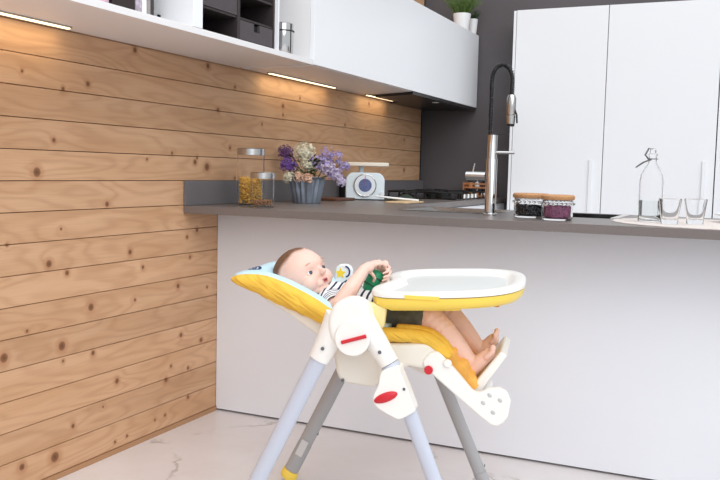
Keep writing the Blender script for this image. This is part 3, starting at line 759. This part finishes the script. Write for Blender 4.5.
for y, m_, side in ((-.26, TUBE_M, 'near'), (.26, TUBE_D, 'far')):
    s = -1 if y < 0 else 1
    RT_, RB_ = (RT, (-.447, .012)) if y < 0 else ((-.12, .650), (-.428, .012))
    lr = leg('rear_leg', RT_, RB_, y, m_, None, .80, None, 1., .955)
    # white sleeve over the top of the rear leg
    a = Vector((RT_[0], y, RT_[1])); b = Vector((RB_[0], y, RB_[1]))
    q0, q1 = a+(b-a)*-.02, a.lerp(b, .165)
    obj('sleeve', TU([q0, q0.lerp(q1, .4), q1], [.044, .036, .0295], 28, flat=.75, up=(1, 0, 0)), PLW, lr, label='white plastic sleeve')
    pb = a.lerp(b, .11); obj('bolt', TU([(pb.x, y+s*.026, pb.z), (pb.x, y+s*.029, pb.z)], .005, 12), BOLT, lr)
    FT_, FB_ = (FT, (.247, .012)) if y < 0 else ((.088, .44), (.278, .012))
    leg('front_leg', FT_, FB_, y, m_, None, .80, None, .86, .955)
    # hub
    hp = [(-.118, .598), (-.142, .628), (-.152, .665), (-.147, .70), (-.130, .728), (-.102, .742), (-.070, .741), (-.046, .726), (-.034, .70), (-.030, .665), (-.038, .628), (-.052, .60), (-.076, .585), (-.098, .585)]
    h = obj('hub_cover', PR(spline(hp), y-s*.045, y+s*.035, axis='y'), PLW, CH, bevel=.016, seg=5, angle=50)
    d = obj('hub_boss', TU([(-.079, y+s*.034, .636), (-.079, y+s*.044, .636)], .049, 48), PLW, h, bevel=.004)
    obj('release_button', TU([(-.107, y+s*.0455, .624), (-.039, y+s*.0455, .646)], .0052, 12), RED, h, label='red slot shaped release button')
    # guide column
    col = obj('guide_column', TU([(-.075, y, .705), (-.02, y, .625), (.018, y, .566)], [.034, .031, .028], 28, flat=.95, up=(1, 0, 0)), PLW, CH)
    obj('column_ring', TU([(.019, y, .5645), (.027, y, .552)], .0262, 28), TUBE_M, col, label='grey ring')
    obj('bolt', TU([(-.004, y+s*.0285, .601), (-.004, y+s*.031, .601)], .005, 12), BOLT, col)
    kp = [(.003, .548), (.046, .566), (.056, .545), (.074, .505), (.085, .478), (.095, .453), (.093, .442), (.056, .420), (.035, .425), (.008, .438), (-.012, .452), (-.020, .474), (-.006, .51)]
    ad = obj('height_adjuster', PR(spline(kp), y-s*.030, y+s*.030, axis='y'), PLW, CH, bevel=.012, seg=5, angle=60)
    bm = bmesh.new(); ball(bm, (.016, y+s*.028, .478), 1, 3, (.036, .012, .0135), Matrix.Rotation(-math.radians(24), 3, 'Y'))
    obj('release_lever', bm, RED, ad, label='red oval release lever')
    obj('bolt', TU([(.066, y+s*.0285, .505), (.066, y+s*.032, .505)], .004, 10), BOLT, ad)
o = obj('sticker', B(-.013, .013, -.0012, 0, -.03, .03), STICK, CH, smooth=False, loc=(-.372, .2405, .128), rot=(0, math.radians(25.5), 0), label='pale grey printed sticker on the far rear leg'); o.name = 'sticker'
obj('cross_bar', TU([(-.085, -.2, .63), (-.085, .2, .63)], .018, 20), PLT, CH)
# shells
obj('backrest_shell', PR([(-.392, .712), (-.30, .664), (-.19, .592), (-.13, .56), (-.12, .61), (-.19, .655), (-.30, .71), (-.39, .735)], -.165, .165, axis='y'), PLT, CH, bevel=.012, seg=3)
sp_ = [(-.175, .60), (-.165, .565), (-.155, .51), (-.146, .489), (-.128, .477), (-.055, .471), (-.035, .474), (.0, .505), (.06, .54), (.116, .532), (.165, .545), (.168, .562), (.15, .592), (.128, .606), (.10, .612), (.04, .606), (-.05, .60)]
obj('seat_shell', PR(sp_, -.175, .175, axis='y'), PLT, CH, bevel=.014, seg=3, angle=50)
bm = bmesh.new()
obj('bolt', TU([(-.132, -.176, .487), (-.132, -.179, .487)], .005, 12), BOLT, CH)
# padded cover
path = [(-.474, .764, .012), (-.44, .758, .022), (-.385, .742, .027), (-.33, .724, .029), (-.285, .710, .028), (-.23, .690, .026), (-.17, .664, .025), (-.10, .636, .024), (-.02, .626, .024), (.04, .627, .023), (.10, .622, .023), (.14, .597, .022), (.168, .562, .018)]
def smoothpath(P, n):
    out = []
    m = len(P)
    for i in range(m-1):
        p0, p1, p2, p3 = (Vector(P[max(i-1, 0)]), Vector(P[i]), Vector(P[i+1]), Vector(P[min(i+2, m-1)]))
        for k in range(n):
            t = k/n
            out.append(.5*((2*p1)+(p2-p0)*t+(2*p0-5*p1+4*p2-p3)*t*t+(3*p1-p0-3*p2+p3)*t**3))
    out.append(Vector(P[-1])); return out
path = [(-.487, .760, .006), (-.447, .760, .020), (-.385, .750, .033), (-.33, .730, .038), (-.285, .713, .037), (-.23, .690, .034), (-.17, .661, .028), (-.10, .636, .024), (-.02, .626, .024), (.04, .627, .023), (.10, .622, .023), (.14, .597, .022), (.168, .562, .018)]
SPth = smoothpath(path, 4)
def width(i):
    f = i/(len(SPth)-1)
    w = .198 if f < .6 else .198-.03*(f-.6)/.4
    if i < 6: w *= (.74, .86, .92, .96, .98, .99)[i]
    return w
def section(i, kind):
    p = SPth[i]; x, z, h = p
    a = SPth[max(i-1, 0)]; b = SPth[min(i+1, len(SPth)-1)]
    d = Vector((b.x-a.x, 0, b.y-a.y)).normalized(); nrm = Vector((-d.z, 0, d.x))
    w = width(i); c = Vector((x, 0, z))
    wr = .003*math.sin(i*1.9)+.002*math.sin(i*4.1+1)
    f = i/(len(SPth)-1)
    dip = .3 if f < .15 else .9
    dip = min(1, max(0, (x+.425)/.055)); dip = dip*dip*(3-2*dip)
    cen = h+.006-dip*.046
    fold = .009*math.sin(i*.95+.6)+.004*math.sin(i*2.3)
    if kind == 'y':
        pr = [(-w+.045, -h), (-w+.012, -h*.85+wr), (-w-.002+fold*.5, -h*.3-wr), (-w-.004+wr*.5-fold*.4, h*.35+wr), (-w+.006, h*.85), (-w+.022, h+.001), (-w+.034, h-.006), (-w+.08, min(h-.008, cen-.008)), (-.04, cen-.012)]
        sec = pr + [(-yy, hh) for yy, hh in reversed(pr)]
    else:
        pr = [(-w+.018, h-.002), (-w+.028, h+.004), (-w+.055, h+.008), (-w+.095, h+.005-dip*.018), (-.05, cen)]
        top = pr + [(-yy, hh) for yy, hh in reversed(pr)]
        und = [(-w+.03, h-.010), (-w+.085, min(h-.012, cen-.010)), (-.04, cen-.014)]
        sec = top + [(-yy, hh) for yy, hh in und] + [(yy, hh) for yy, hh in reversed(und)]
    return [c+nrm*hh+Vector((0, yy, 0)) for yy, hh in sec]
def loft(kind, idx):
    bm = bmesh.new(); rings = [[bm.verts.new(q) for q in section(i, kind)] for i in idx]
    n = len(rings[0])
    for a, b in zip(rings, rings[1:]):
        for k in range(n): bm.faces.new((a[k], a[(k+1) % n], b[(k+1) % n], b[k]))
    bm.faces.new(rings[0]); bm.faces.new(rings[-1][::-1]); return bm
cs = obj('seat_cover', loft('y', range(len(SPth))), YELF, CH, sub=1, label='quilted yellow seat cover')
ct = obj('seat_pad', loft('t', range(0, 34)), BLUF, CH, sub=1, label='pale blue top of the seat cover')
ct2 = obj('seat_pad', loft('t', range(34, len(SPth))), YELF, CH, sub=1, label='yellow front of the seat cover')
# foot rest
ft = []
for s in (-1, 1):
    y0, y1 = s*.182, s*.156
    fp = [(.098, .560), (.118, .586), (.138, .592), (.152, .582), (.20, .532), (.243, .484), (.262, .482), (.287, .496), (.315, .500), (.337, .489), (.347, .465), (.342, .42), (.330, .402), (.312, .389), (.295, .393), (.262, .415), (.19, .472), (.118, .530), (.10, .545)]
    if s > 0: fp = [(x, z) for x, z in fp if x < .25] 
    arm = obj('footrest_arm', PR(fp, y0, y1, axis='y'), PLW, CH, bevel=.007, seg=3, angle=40)
    for cx, cz in () if s > 0 else ((.289, .478), (.272, .455), (.300, .430), (.318, .466)):
        bm = bmesh.new(); ball(bm, (cx, s*.1822, cz), 1, 2, (.0075, .0015, .0055), Matrix.Rotation(math.radians(40), 3, 'Y'))
        obj('slot', bm, SLOT, arm)
    obj('pivot_knob', TU([(.117, s*.181, .537), (.117, s*.189, .537)], .0125, 24), RED, CH, bevel=.002, label='red round pivot knob')
    obj('white_knob', TU([(.170, s*.181, .560), (.170, s*.190, .560)], .012, 24), PLW, CH, bevel=.004)
obj('footplate', PR([(.222, .468), (.312, .592), (.331, .580), (.244, .448)], -.13, .12, axis='y'), PLW, CH, bevel=.006, seg=3)
obj('footrest_rod', TU([(.266, -.155, .428), (.266, .155, .428)], .012, 20), PLW, CH)
# calf pad (crumpled orange fabric)
bm = bmesh.new(); cp = smoothpath([(.150, .600, 0), (.175, .572, 0), (.205, .545, 0), (.228, .512, 0), (.246, .485, 0)], 5); rings = []
for i, p in enumerate(cp):
    a = cp[max(i-1, 0)]; b = cp[min(i+1, len(cp)-1)]; dd = Vector((b.x-a.x, 0, b.y-a.y)).normalized(); nr = Vector((-dd.z, 0, dd.x)); sec = []
    for k in range(25):
        yy = -.155+.31*k/24; e = 1-(abs(yy)/.157)**6
        sec.append(Vector((p.x, yy, p.y))+nr*(.004+.012*e*(1+.5*math.sin(i*1.15+yy*31)+.35*math.sin(yy*60-i*.9))))
    for k in range(24, -1, -1):
        sec.append(Vector((p.x, -.15+.30*k/24, p.y))-nr*.018)
    rings.append([bm.verts.new(v) for v in sec])
n = len(rings[0])
for a, b in zip(rings, rings[1:]):
    for k in range(n): bm.faces.new((a[k], a[(k+1) % n], b[(k+1) % n], b[k]))
bm.faces.new(rings[0]); bm.faces.new(rings[-1][::-1])
obj('calf_pad', bm, ORF, CH, label='crumpled orange yellow fabric below the calves')

# tray
def TZ(x, y, dz): return .760+.060*x+.020*y+dz
def outline(off, n=96, back=0.):
    """tray outline (x,y): straight rear with rounded arms, superelliptic front"""
    P = []
    hw = .262-off; xr = -.066+off; xf = .372-off
    xc = .10
    for i in range(n):
        a = 2*PI*i/n; c, s = math.cos(a), math.sin(a)
        e = 2/2.9
        px = abs(c)**e*(1 if c > 0 else -1); py = abs(s)**e*(1 if s > 0 else -1)
        if c > 0: x = xc+px*(xf-xc)
        else:
            e2 = 2/3.6; px = -abs(c)**e2; py = abs(s)**e2*(1 if s > 0 else -1)
            x = xc+px*(xc-xr)
            x += .035*math.exp(-(py*hw/.09)**2)*min(1, -c*2)
        P.append((x, py*hw))
    return P
def strip(levels, cap0=True, cap1=True):
    bm = bmesh.new(); rings = []
    for off, dz in levels: rings.append([bm.verts.new((x, y, TZ(x, y, dz))) for x, y in outline(off)])
    n = len(rings[0])
    for a, b in zip(rings, rings[1:]):
        for k in range(n): bm.faces.new((a[k], a[(k+1) % n], b[(k+1) % n], b[k]))
    if cap0: bm.faces.new(rings[0][::-1])
    if cap1: bm.faces.new(rings[-1])
    return bm
tr = obj('tray', strip([(.006, -.012), (.0, -.010), (0, -.002), (.003, .003), (.008, .005), (.026, .005), (.034, .003), (.040, -.004), (.050, -.010), (.054, -.0115), (.0545, -.0125)]), PLW, CH, label='white tray top with a shallow basin')
ts = obj('tray_underside', strip([(.03, -.046), (.014, -.043), (.006, -.034), (.003, -.026), (.003, -.013)]), YEL, tr, label='yellow tray underside')
obj('basin_floor', strip([(.0555, -.0124), (.056, -.010), (.06, -.0095)]), mat('pale_grey_basin', (221, 223, 221), .4), tr, label='pale grey basin floor')  # slightly greyer layer forming the floor of the basin
# deeper yellow slide body
bm = bmesh.new()
prism(bm, [(-.03, .722), (.012, .706), (.20, .716), (.222, .735), (-.03, .728)], -.225, .225)
obj('tray_slide', bm, YEL, tr, bevel=.006, seg=2)
obj('tray_catch', B(.055, .15, -.2625, -.258, .7465, .7575), YEL, tr, smooth=False, bevel=.001, label='pale yellow catch on the near rim')
obj('tray_foot', TU([(.30, -.19, .742), (.30, -.19, .728)], .007, 14), mat('brown_nub', (196, 120, 70), .5), tr)
obj('tray_post', B(.092, .106, -.012, .012, .625, .72), YEL, tr, smooth=False, bevel=.003, label='yellow post between the legs')
for s in (-1, 1):
    obj('tray_bracket', PR([(-.052, .728), (.0, .712), (-.006, .66), (-.035, .63), (-.062, .64), (-.066, .70)], s*.205, s*.228, axis='y'), mat('pale_yellow_plastic', (240, 222, 160), .4) if s < 0 else bpy.data.materials['pale_yellow_plastic'], tr, bevel=.006)
obj('lap_belt', TU([(.035, -.12, .695), (.045, -.05, .70), (.05, .05, .70)], .007, 10, flat=.4), mat('crimson_webbing', (186, 44, 84), .7), CH, label='crimson lap belt')
# printed shoulder pad on the far side
bm = bmesh.new()
prism(bm, rrect(-.240, -.182, .68, .788, .024, .01), .135, .155)
sh = obj('shoulder_pad', bm, mat('white_print_fabric', (232, 240, 240), .85), CH, bevel=.006, seg=3, label='white printed shoulder pad with a yellow star')
st = []
for i in range(10):
    r = .019 if i % 2 == 0 else .009; a = PI/2+i*PI/5; st.append((-.222+r*math.cos(a), .758+r*math.sin(a)))
obj('star', PR(st, .1335, .1348, axis='y'), mat('star_yellow', (246, 214, 60), .7), sh)
obj('swirl', TU([(-.205+.022*math.cos(a)*(.6+.06*a), .1345, .762+.028*math.sin(a)*(.6+.06*a)) for a in [-1.4+i*.2 for i in range(16)]], .0026, 6), NAVY, sh)
obj('swirl', TU([(-.215, .1345, .722), (-.20, .1345, .735), (-.19, .1345, .728), (-.184, .1345, .742)], .004, 6), mat('teal_print', (40, 96, 110), .7), sh)

# ------------------------------------------------------------------ BABY
CHM = Matrix.Translation((1.186, -.770, 0)) @ Matrix.Rotation(math.radians(12), 4, 'Z')
HC = Vector((-.314, -.005, .764)); HS = 1.055
Fv = Vector((.778, -.461, .42)).normalized(); Uv = Vector((-.464, .017, .88)); Uv = (Uv-Fv*Uv.dot(Fv)).normalized(); Sv = Uv.cross(Fv).normalized()   # Sv: baby's left
HM = Matrix((Fv, Sv, Uv)).transposed()      # columns: forward, side, up
def H(f, s, u): return HC + HM @ (Vector((f, s, u))*HS)
bm = bmesh.new()
# skull with carved sockets
sk = bmesh.ops.create_icosphere(bm, subdivisions=5, radius=1)['verts']
for v in sk:
    d = v.co.normalized(); f, s, u = d
    P = Vector((f*(.097 if f < 0 else .083), s*.070, u*(.079 if u > 0 else .077)))
    if u < 0: P.y *= 1-.12*(-u); 
    if f < 0 and u < 0: P.x *= 1-.18*(-u)
    for ss in (-1, 1):   # eye sockets
        g = math.exp(-(((s-ss*.40)/.20)**2+((u+.10)/.13)**2)) if f > 0 else 0
        P.x -= .0095*g
    P.x += .004*math.exp(-((u-.22)/.16)**2-(s/.6)**2) if f > 0 else 0
    v.co = H(*P)
for ss in (-1, 1):
    ball(bm, H(.050, ss*.032, -.034), .0285, 3)                       # cheeks
    ball(bm, H(.046, ss*.022, -.052), .022, 3)
    ball(bm, H(.0865, ss*.0055, -.0225), .0055, 2)                     # nostril wings
    # ear
    for i in range(9):
        a = -1.9+i*.5; ball(bm, H(-.012+.013*math.cos(a)-.004, ss*(.066+.006), -.012+.019*math.sin(a)), .0048, 2)
    ball(bm, H(-.012, ss*.066, -.012), .012, 2, (1, .5, 1.3), HM)
    ball(bm, H(-.006, ss*.068, -.030), .006, 2)
for i in range(6):
    f = i/5; ball(bm, H(.0765+.0115*f, 0, .004-.024*f), .0058+.0022*f, 2)  # nose bridge
ball(bm, H(.0915, 0, -.019), .0082, 3)
ball(bm, H(.060, 0, -.066), .0185, 3, (1, 1.25, .9), HM)              # chin
ball(bm, H(.065, 0, -.047), .020, 3, (.9, 1.4, .8), HM)              # mouth mound
ball(bm, H(.0805, 0, -.0405), .0042, 2, (1, 2.8, .8), HM); ball(bm, H(.079, 0, -.0505), .0042, 2, (1, 2.4, .9), HM)
chain(bm, [(H(-.01, 0, -.045), .036), ((-.252, .0, .702), .034), ((-.215, 0, .684), .045)])
# trunk
chain(bm, [((-.205, 0, .687), .058), ((-.13, 0, .673), .064), ((-.06, 0, .668), .062), ((.0, 0, .665), .056)])
for s in (-1, 1): chain(bm, [((-.205, 0, .692), .05), ((-.195, s*.075, .695), .036)])
for s in (-1, 1): chain(bm, [((-.12, s*.03, .672), .056), ((-.02, s*.035, .666), .054)])
# legs: hip, knee, ankle
chain(bm, [((-.005, -.05, .668), .050), ((.06, -.076, .672), .044), ((.100, -.085, .668), .042)])
chain(bm, [((.100, -.085, .668), .042), ((.142, -.085, .630), .0405), ((.182, -.083, .586), .0355), ((.214, -.082, .552), .0275)])
chain(bm, [((-.005, .05, .668), .050), ((.08, .06, .668), .044), ((.145, .06, .655), .038)])
chain(bm, [((.145, .06, .655), .038), ((.18, .06, .617), .0365), ((.212, .06, .582), .031), ((.232, .058, .560), .025)])
# feet: heel -> ball of foot along the footplate
def foot(heel, ball_, s, toes):
    heel, ball_ = Vector(heel), Vector(ball_)
    chain(bm, [(heel, .025), (heel.lerp(ball_, .5), .0225), (ball_, .0195)])
    dirv = (ball_-heel).normalized()
    for k, (dy, ln, r) in enumerate(toes):
        b = ball_+Vector((0, dy, 0)); e = b+dirv*ln+Vector((-.006, 0, .006))
        chain(bm, [(b-dirv*.006, r*1.1), (b+dirv*ln*.6, r), (e, r*1.05)], .5)
TO = [(-.018, .018, .0062), (-.0095, .022, .0062), (-.0015, .024, .0064), (.0065, .025, .0066), (.0165, .026, .0088)]
foot((.228, -.083, .526), (.277, -.092, .574), -1, [(-dy, l, r) for dy, l, r in TO][::-1])
foot((.242, .060, .543), (.279, .054, .588), 1, TO)
# near arm
chain(bm, [((-.195, -.078, .695), .031), ((-.168, -.130, .692), .0285), ((-.152, -.150, .702), .0265)])
chain(bm, [((-.152, -.150, .702), .0265), ((-.128, -.125, .744), .0255), ((-.110, -.090, .779), .0195), ((-.103, -.075, .793), .0172)])
# far arm
chain(bm, [((-.195, .078, .695), .031), ((-.145, .118, .697), .028), ((-.115, .125, .707), .0265)])
chain(bm, [((-.115, .125, .707), .0265), ((-.090, .10, .744), .0245), ((-.073, .065, .777), .018), ((-.069, .052, .789), .016)])
# toy axis and hands
HO = Vector((-.022, 0, -.009))
T0, T1 = Vector((-.102, -.012, .722)), Vector((-.070, .004, .784))
def hand(palm0, palm1, side, fingers, thumb):
    p0, p1 = Vector(palm0)+HO, Vector(palm1)+HO
    chain(bm, [(p0, .0165), (p1, .0175)])
    w = Vector(side).normalized()
    for k in range(-1, 2): ball(bm, p1+w*k*.0095, .0125, 2)
    for pts, r in fingers: chain(bm, [(Vector(p)+HO, r*(1-.1*i)) for i, p in enumerate(pts)], .4)
    chain(bm, [(Vector(p)+HO, .0062-.0005*i) for i, p in enumerate(thumb)], .4)
hand((-.080, -.070, .806), (-.068, -.046, .813), (.8, 0, .6),
     [([(-.052, -.040, .820), (-.034, -.024, .824), (-.024, -.010, .815), (-.028, .000, .803)], .0064),
      ([(-.060, -.036, .823), (-.043, -.016, .829), (-.034, .000, .820), (-.038, .009, .808)], .0065),
      ([(-.070, -.034, .822), (-.057, -.012, .827), (-.050, .004, .818), (-.052, .011, .806)], .0063),
      ([(-.079, -.036, .817), (-.073, -.016, .820), (-.068, -.002, .811), (-.069, .005, .800)], .0055)],
     [(-.068, -.050, .802), (-.056, -.040, .789), (-.052, -.032, .778), (-.057, -.027, .768)])
hand((-.046, .050, .800), (-.040, .034, .808), (.6, 0, .8),
     [([(-.028, .028, .815), (-.016, .012, .808), (-.017, -.006, .798), (-.030, -.018, .793)], .0054),
      ([(-.026, .032, .805), (-.013, .014, .795), (-.014, -.006, .785), (-.028, -.020, .781)], .0055),
      ([(-.028, .034, .795), (-.017, .016, .783), (-.018, -.004, .774), (-.032, -.019, .770)], .0054),
      ([(-.034, .036, .786), (-.025, .018, .773), (-.025, .001, .765), (-.037, -.014, .762)], .0048)],
     [(-.052, .036, .806), (-.062, .024, .806), (-.070, .014, .802)])
body = fuse(bm, .0026, 5, .5)
PERS = obj('person', body, SKIN, recalc=False)
PERS.matrix_world = CHM
tagp(PERS, 'baby in a navy striped top lying back in the high chair holding a green toy', 'person')
# eyes, brows, mouth
for ss in (-1, 1):
    c = H(.0605, ss*.0285, -.008); er = .0112*HS
    bm = bmesh.new(); ball(bm, c, er, 3); e = obj('eye', bm, EYEW, PERS)
    gz = (Fv+Vector((.12, -.05, .06))).normalized()
    bm = bmesh.new(); ball(bm, c+gz*er*.52, er*.66, 3); obj('iris', bm, IRIS, e)
    bm = bmesh.new(); lv_ = ball(bm, c, er*1.07, 4)
    kl = []
    for v in lv_:
        q = HM.transposed() @ (v.co-c)/(er*1.07)
        lim = .40*math.sqrt(max(0, 1-min(1, (q.y/.86)**2)))
        if q.x < -.2 or (q.x > 0 and -lim*1.05 < q.z < lim*.85): kl.append(v)
    bmesh.ops.delete(bm, geom=kl, context='VERTS')
    ld = obj('eyelids', bm, SKIN, PERS); so = ld.modifiers.new('sol', 'SOLIDIFY'); so.thickness = .0012; so.offset = 1
    bm = bmesh.new()
    tube(bm, [H(.0795-.006*(q*.5+.5), ss*(.016+.026*(q*.5+.5)), .0145+.0030*(1-q*q)) for q in [-1+i*.25 for i in range(9)]], [.0006]+[.0016]*7+[.0006], 6)
    obj('eyebrow', bm, mat('pale_brow', (206, 160, 136), .8) if ss < 0 else bpy.data.materials['pale_brow'], PERS)
bm = bmesh.new()
ball(bm, H(.0826, 0, -.0412), .0032, 2, (1, 3.9, .8), HM); ball(bm, H(.0812, 0, -.0490), .0034, 2, (1, 3.2, .9), HM)
lp = obj('lips', bm, LIP, PERS)
bm = bmesh.new(); ball(bm, H(.0835, 0, -.0452), .0024, 2, (1, 4.2, .8), HM); obj('mouth_opening', bm, mat('mouth_dark', (120, 52, 52), .5), lp)
# hair cap
bm = bmesh.new(); hl_ = bm.verts.layers.float.new('blend'); hs_ = bmesh.ops.create_icosphere(bm, subdivisions=5, radius=1)['verts']
rnd = random.Random(3)
kill = []
for v in hs_:
    d = v.co.normalized(); f, s, u = d
    hl = u*.70 - f*.70 + .03 + .05*math.sin(9*s+3*f) - (.12 if abs(s) > .6 else .12*max(0, (abs(s)-.3)/.3))
    if hl < .10: kill.append(v); continue
    th = min(1, (hl-.10)/.24); v[hl_] = th; k = .998 + .026*min(1, th*2) + .005*math.sin(40*s+10*u)*th
    P = Vector((f*(.097 if f < 0 else .083), s*.070, u*(.079 if u > 0 else .077)))
    if u < 0: P.y *= 1-.12*(-u)
    if f < 0 and u < 0: P.x *= 1-.18*(-u)
    v.co = H(*(P*k))
bmesh.ops.delete(bm, geom=kill, context='VERTS')
g = NT(HAIRM); at = g.n.new('ShaderNodeAttribute'); at.attribute_name = 'blend'
hb = HAIRM.node_tree.nodes['Principled BSDF']; old = hb.inputs['Base Color'].links[0].from_socket
g.l.new(g.mix(g.ramp(at.outputs['Fac'], .0, 1., 0., 1.), lin((236, 196, 180)), old), hb.inputs['Base Color'])
hr = obj('hair', bm, HAIRM, PERS, label='short light brown baby hair')
so = hr.modifiers.new('sol', 'SOLIDIFY'); so.thickness = .003; so.offset = -1
# shirt
bm = bmesh.new()
chain(bm, [((-.205, 0, .687), .064), ((-.13, 0, .673), .070), ((-.06, 0, .668), .068), ((-.01, 0, .665), .063)])
for s in (-1, 1):
    chain(bm, [((-.21, s*.02, .690), .054), ((-.195, s*.075, .695), .0405)])
    chain(bm, [((-.12, s*.03, .672), .062), ((-.03, s*.035, .666), .061)])
bm = fuse(bm, .0045, 5)
lay = bm.verts.layers.float.new('stripe')
for v in bm.verts: v[lay] = (v.co - Vector((-.25, 0, .72))).dot(Vector((.97, 0, -.2))) + .004
for s, pts in ((-1, [((-.190, -.072, .696), .041), ((-.178, -.108, .694), .0385), ((-.167, -.134, .693), .0375)]), (1, [((-.190, .072, .696), .041), ((-.17, .096, .696), .038), ((-.15, .115, .698), .037)])):
    P = [Vector(p) for p, r in pts]; n = 24; rings = []; acc = 0; prev = None
    seq = []
    for i in range(len(pts)-1):
        for q in range(6): seq.append((P[i].lerp(P[i+1], q/6), pts[i][1]+(pts[i+1][1]-pts[i][1])*q/6))
    seq.append((P[-1], pts[-1][1]))
    dirs = (P[-1]-P[0]).normalized(); e1 = dirs.cross(Vector((0, 0, 1))).normalized(); e2 = dirs.cross(e1)
    seq2 = [(c, r, (c-P[0]).length) for c, r in seq] + [(seq[-1][0], seq[-1][1]-.004, (seq[-1][0]-P[0]).length), (seq[-1][0]-dirs*.02, seq[-1][1]-.005, (seq[-1][0]-P[0]).length)]
    for c, r, sv in seq2:
        rg = []
        for k in range(n):
            v = bm.verts.new(c+(e1*math.cos(2*PI*k/n)+e2*math.sin(2*PI*k/n))*r); v[lay] = sv+.006; rg.append(v)
        rings.append(rg)
    for a, b in zip(rings, rings[1:]):
        for k in range(n): bm.faces.new((a[k], a[(k+1) % n], b[(k+1) % n], b[k]))
obj('shirt', bm, STRIPE, PERS, recalc=True, label='white short sleeved top with navy stripes')
# shorts
bm = bmesh.new()
chain(bm, [((-.035, 0, .672), .064), ((.0, 0, .664), .062)])
chain(bm, [((-.01, -.048, .665), .058), ((.045, -.074, .670), .0515), ((.068, -.080, .670), .049)])
chain(bm, [((-.01, .048, .665), .058), ((.06, .058, .667), .0515), ((.092, .06, .666), .048)])
bm = fuse(bm, .0045, 4)
obj('shorts', bm, SHORT, PERS, recalc=False, label='dark grey green shorts')

# toy
t = thing('green_toy', 'small green toy held in both hands of the baby', 'toy')
t.matrix_world = CHM
ax = (T1-T0)
obj('toy_body', TU([T0, T0.lerp(T1, .08), T0.lerp(T1, .3), T0.lerp(T1, .6), T0.lerp(T1, .9), T1, T1+ax*.06], [.012, .018, .0225, .024, .022, .017, .008], 24), GREENT, t)
for f in (.35, .72): obj('toy_band', TU([T0.lerp(T1, f-.03), T0.lerp(T1, f+.03)], .0246, 24), mat('dark_green_band', (14, 66, 48), .5), t)
bm = bmesh.new(); ball(bm, T0-ax*.05, .012, 2); obj('toy_end', bm, RUBBER, t)

# emblem on the headrest pad (navy oval with a pale centre), laid on the cloth
bpy.context.view_layer.update()
dg = bpy.context.evaluated_depsgraph_get()
pad_ev = ct.evaluated_get(dg)
def on_pad(x, y, lift):
    ok, loc, nrm, idx = pad_ev.ray_cast(Vector((x, y, 1.5)), Vector((0, 0, -1)))
    return Vector((x, y, (loc.z if ok else .78)+lift))
def oval(rx, ry, rx2, ry2, lift, n=40):
    bm = bmesh.new(); ca, sa = math.cos(math.radians(-68)), math.sin(math.radians(-68)); rr = []
    for a, b in ((rx, ry), (rx2, ry2)):
        rr.append([bm.verts.new(on_pad(-.446+a*math.cos(2*PI*i/n)*ca-b*math.sin(2*PI*i/n)*sa, -.062+a*math.cos(2*PI*i/n)*sa+b*math.sin(2*PI*i/n)*ca, lift)) for i in range(n)])
    for i in range(n): bm.faces.new((rr[0][i], rr[0][(i+1) % n], rr[1][(i+1) % n], rr[1][i]))
    return bm
em = obj('emblem', oval(.068, .022, .054, .013, .0012), NAVY, CH, label='navy oval emblem')
obj('emblem_stroke', oval(.036, .008, .020, .003, .0014), NAVY, em)

# ------------------------------------------------------------------ light
w = bpy.data.worlds.new('studio_daylight'); scene.world = w; w.use_nodes = True
bg = w.node_tree.nodes['Background']; bg.inputs['Color'].default_value = (.90, .95, 1.0, 1); bg.inputs['Strength'].default_value = .84
def area(name, loc, target, sx, sy, power, col=(1, 1, 1)):
    l = bpy.data.lights.new(name, 'AREA'); l.shape = 'RECTANGLE'; l.size = sx; l.size_y = sy; l.energy = power; l.color = col
    o = bpy.data.objects.new(name, l); COL.objects.link(o); o.location = loc
    o.rotation_euler = (Vector(target)-Vector(loc)).to_track_quat('-Z', 'Y').to_euler(); return o
area('ceiling_light', (2.0, -1.4, 3.1), (2.0, -1.2, 0), 3.4, 3.0, 46, (.98, .99, 1))
sl_ = bpy.data.lights.new('daylight', 'SUN'); sl_.energy = 1.25; sl_.angle = math.radians(55); sl_.color = (.97, .985, 1)
so_ = bpy.data.objects.new('daylight', sl_); COL.objects.link(so_); so_.location = (4, -5, 4)
so_.rotation_euler = Vector((-.56, .66, -.48)).to_track_quat('-Z', 'Y').to_euler()
for y, L_ in ((-1.45, 1.0), (.68, .7), (1.65, .4)):
    area('strip_light', (.058, y, 1.53), (.045, y, 0), .02, L_, 0.75*L_, (1, .80, .48)).rotation_euler = (0, math.radians(12), 0)

# ------------------------------------------------------------------ camera
R = [[0.9093214740468649, 0.054839106654757795, -0.4124647005727216], [0.41545144026406683, -0.06457794408249744, 0.907320114359089], [0.023120502151755856, -0.9964047177324011, -0.08150509714652648]]
cam = bpy.data.cameras.new('camera'); co = bpy.data.objects.new('camera', cam); COL.objects.link(co)
cam.sensor_width = 36; cam.sensor_fit = 'HORIZONTAL'; cam.lens = 843/720*36; cam.clip_start = .05
Mx = Matrix.Identity(4)
for i in range(3):
    Mx[i][0] = R[i][0]; Mx[i][1] = -R[i][1]; Mx[i][2] = -R[i][2]
Mx[0][3], Mx[1][3], Mx[2][3] = 2.120881, -3.132505, 1.09
co.matrix_world = Mx
scene.camera = co
scene.view_settings.view_transform = 'Standard'; scene.view_settings.look = 'None'
scene.view_settings.exposure = 0.0; scene.view_settings.gamma = 1.0; scene.view_settings.use_curve_mapping = False
scene.cycles.max_bounces = 12; scene.cycles.transmission_bounces = 12; scene.cycles.transparent_max_bounces = 12
scene.cycles.caustics_refractive = True; scene.cycles.caustics_reflective = False
scene.cycles.use_denoising = True
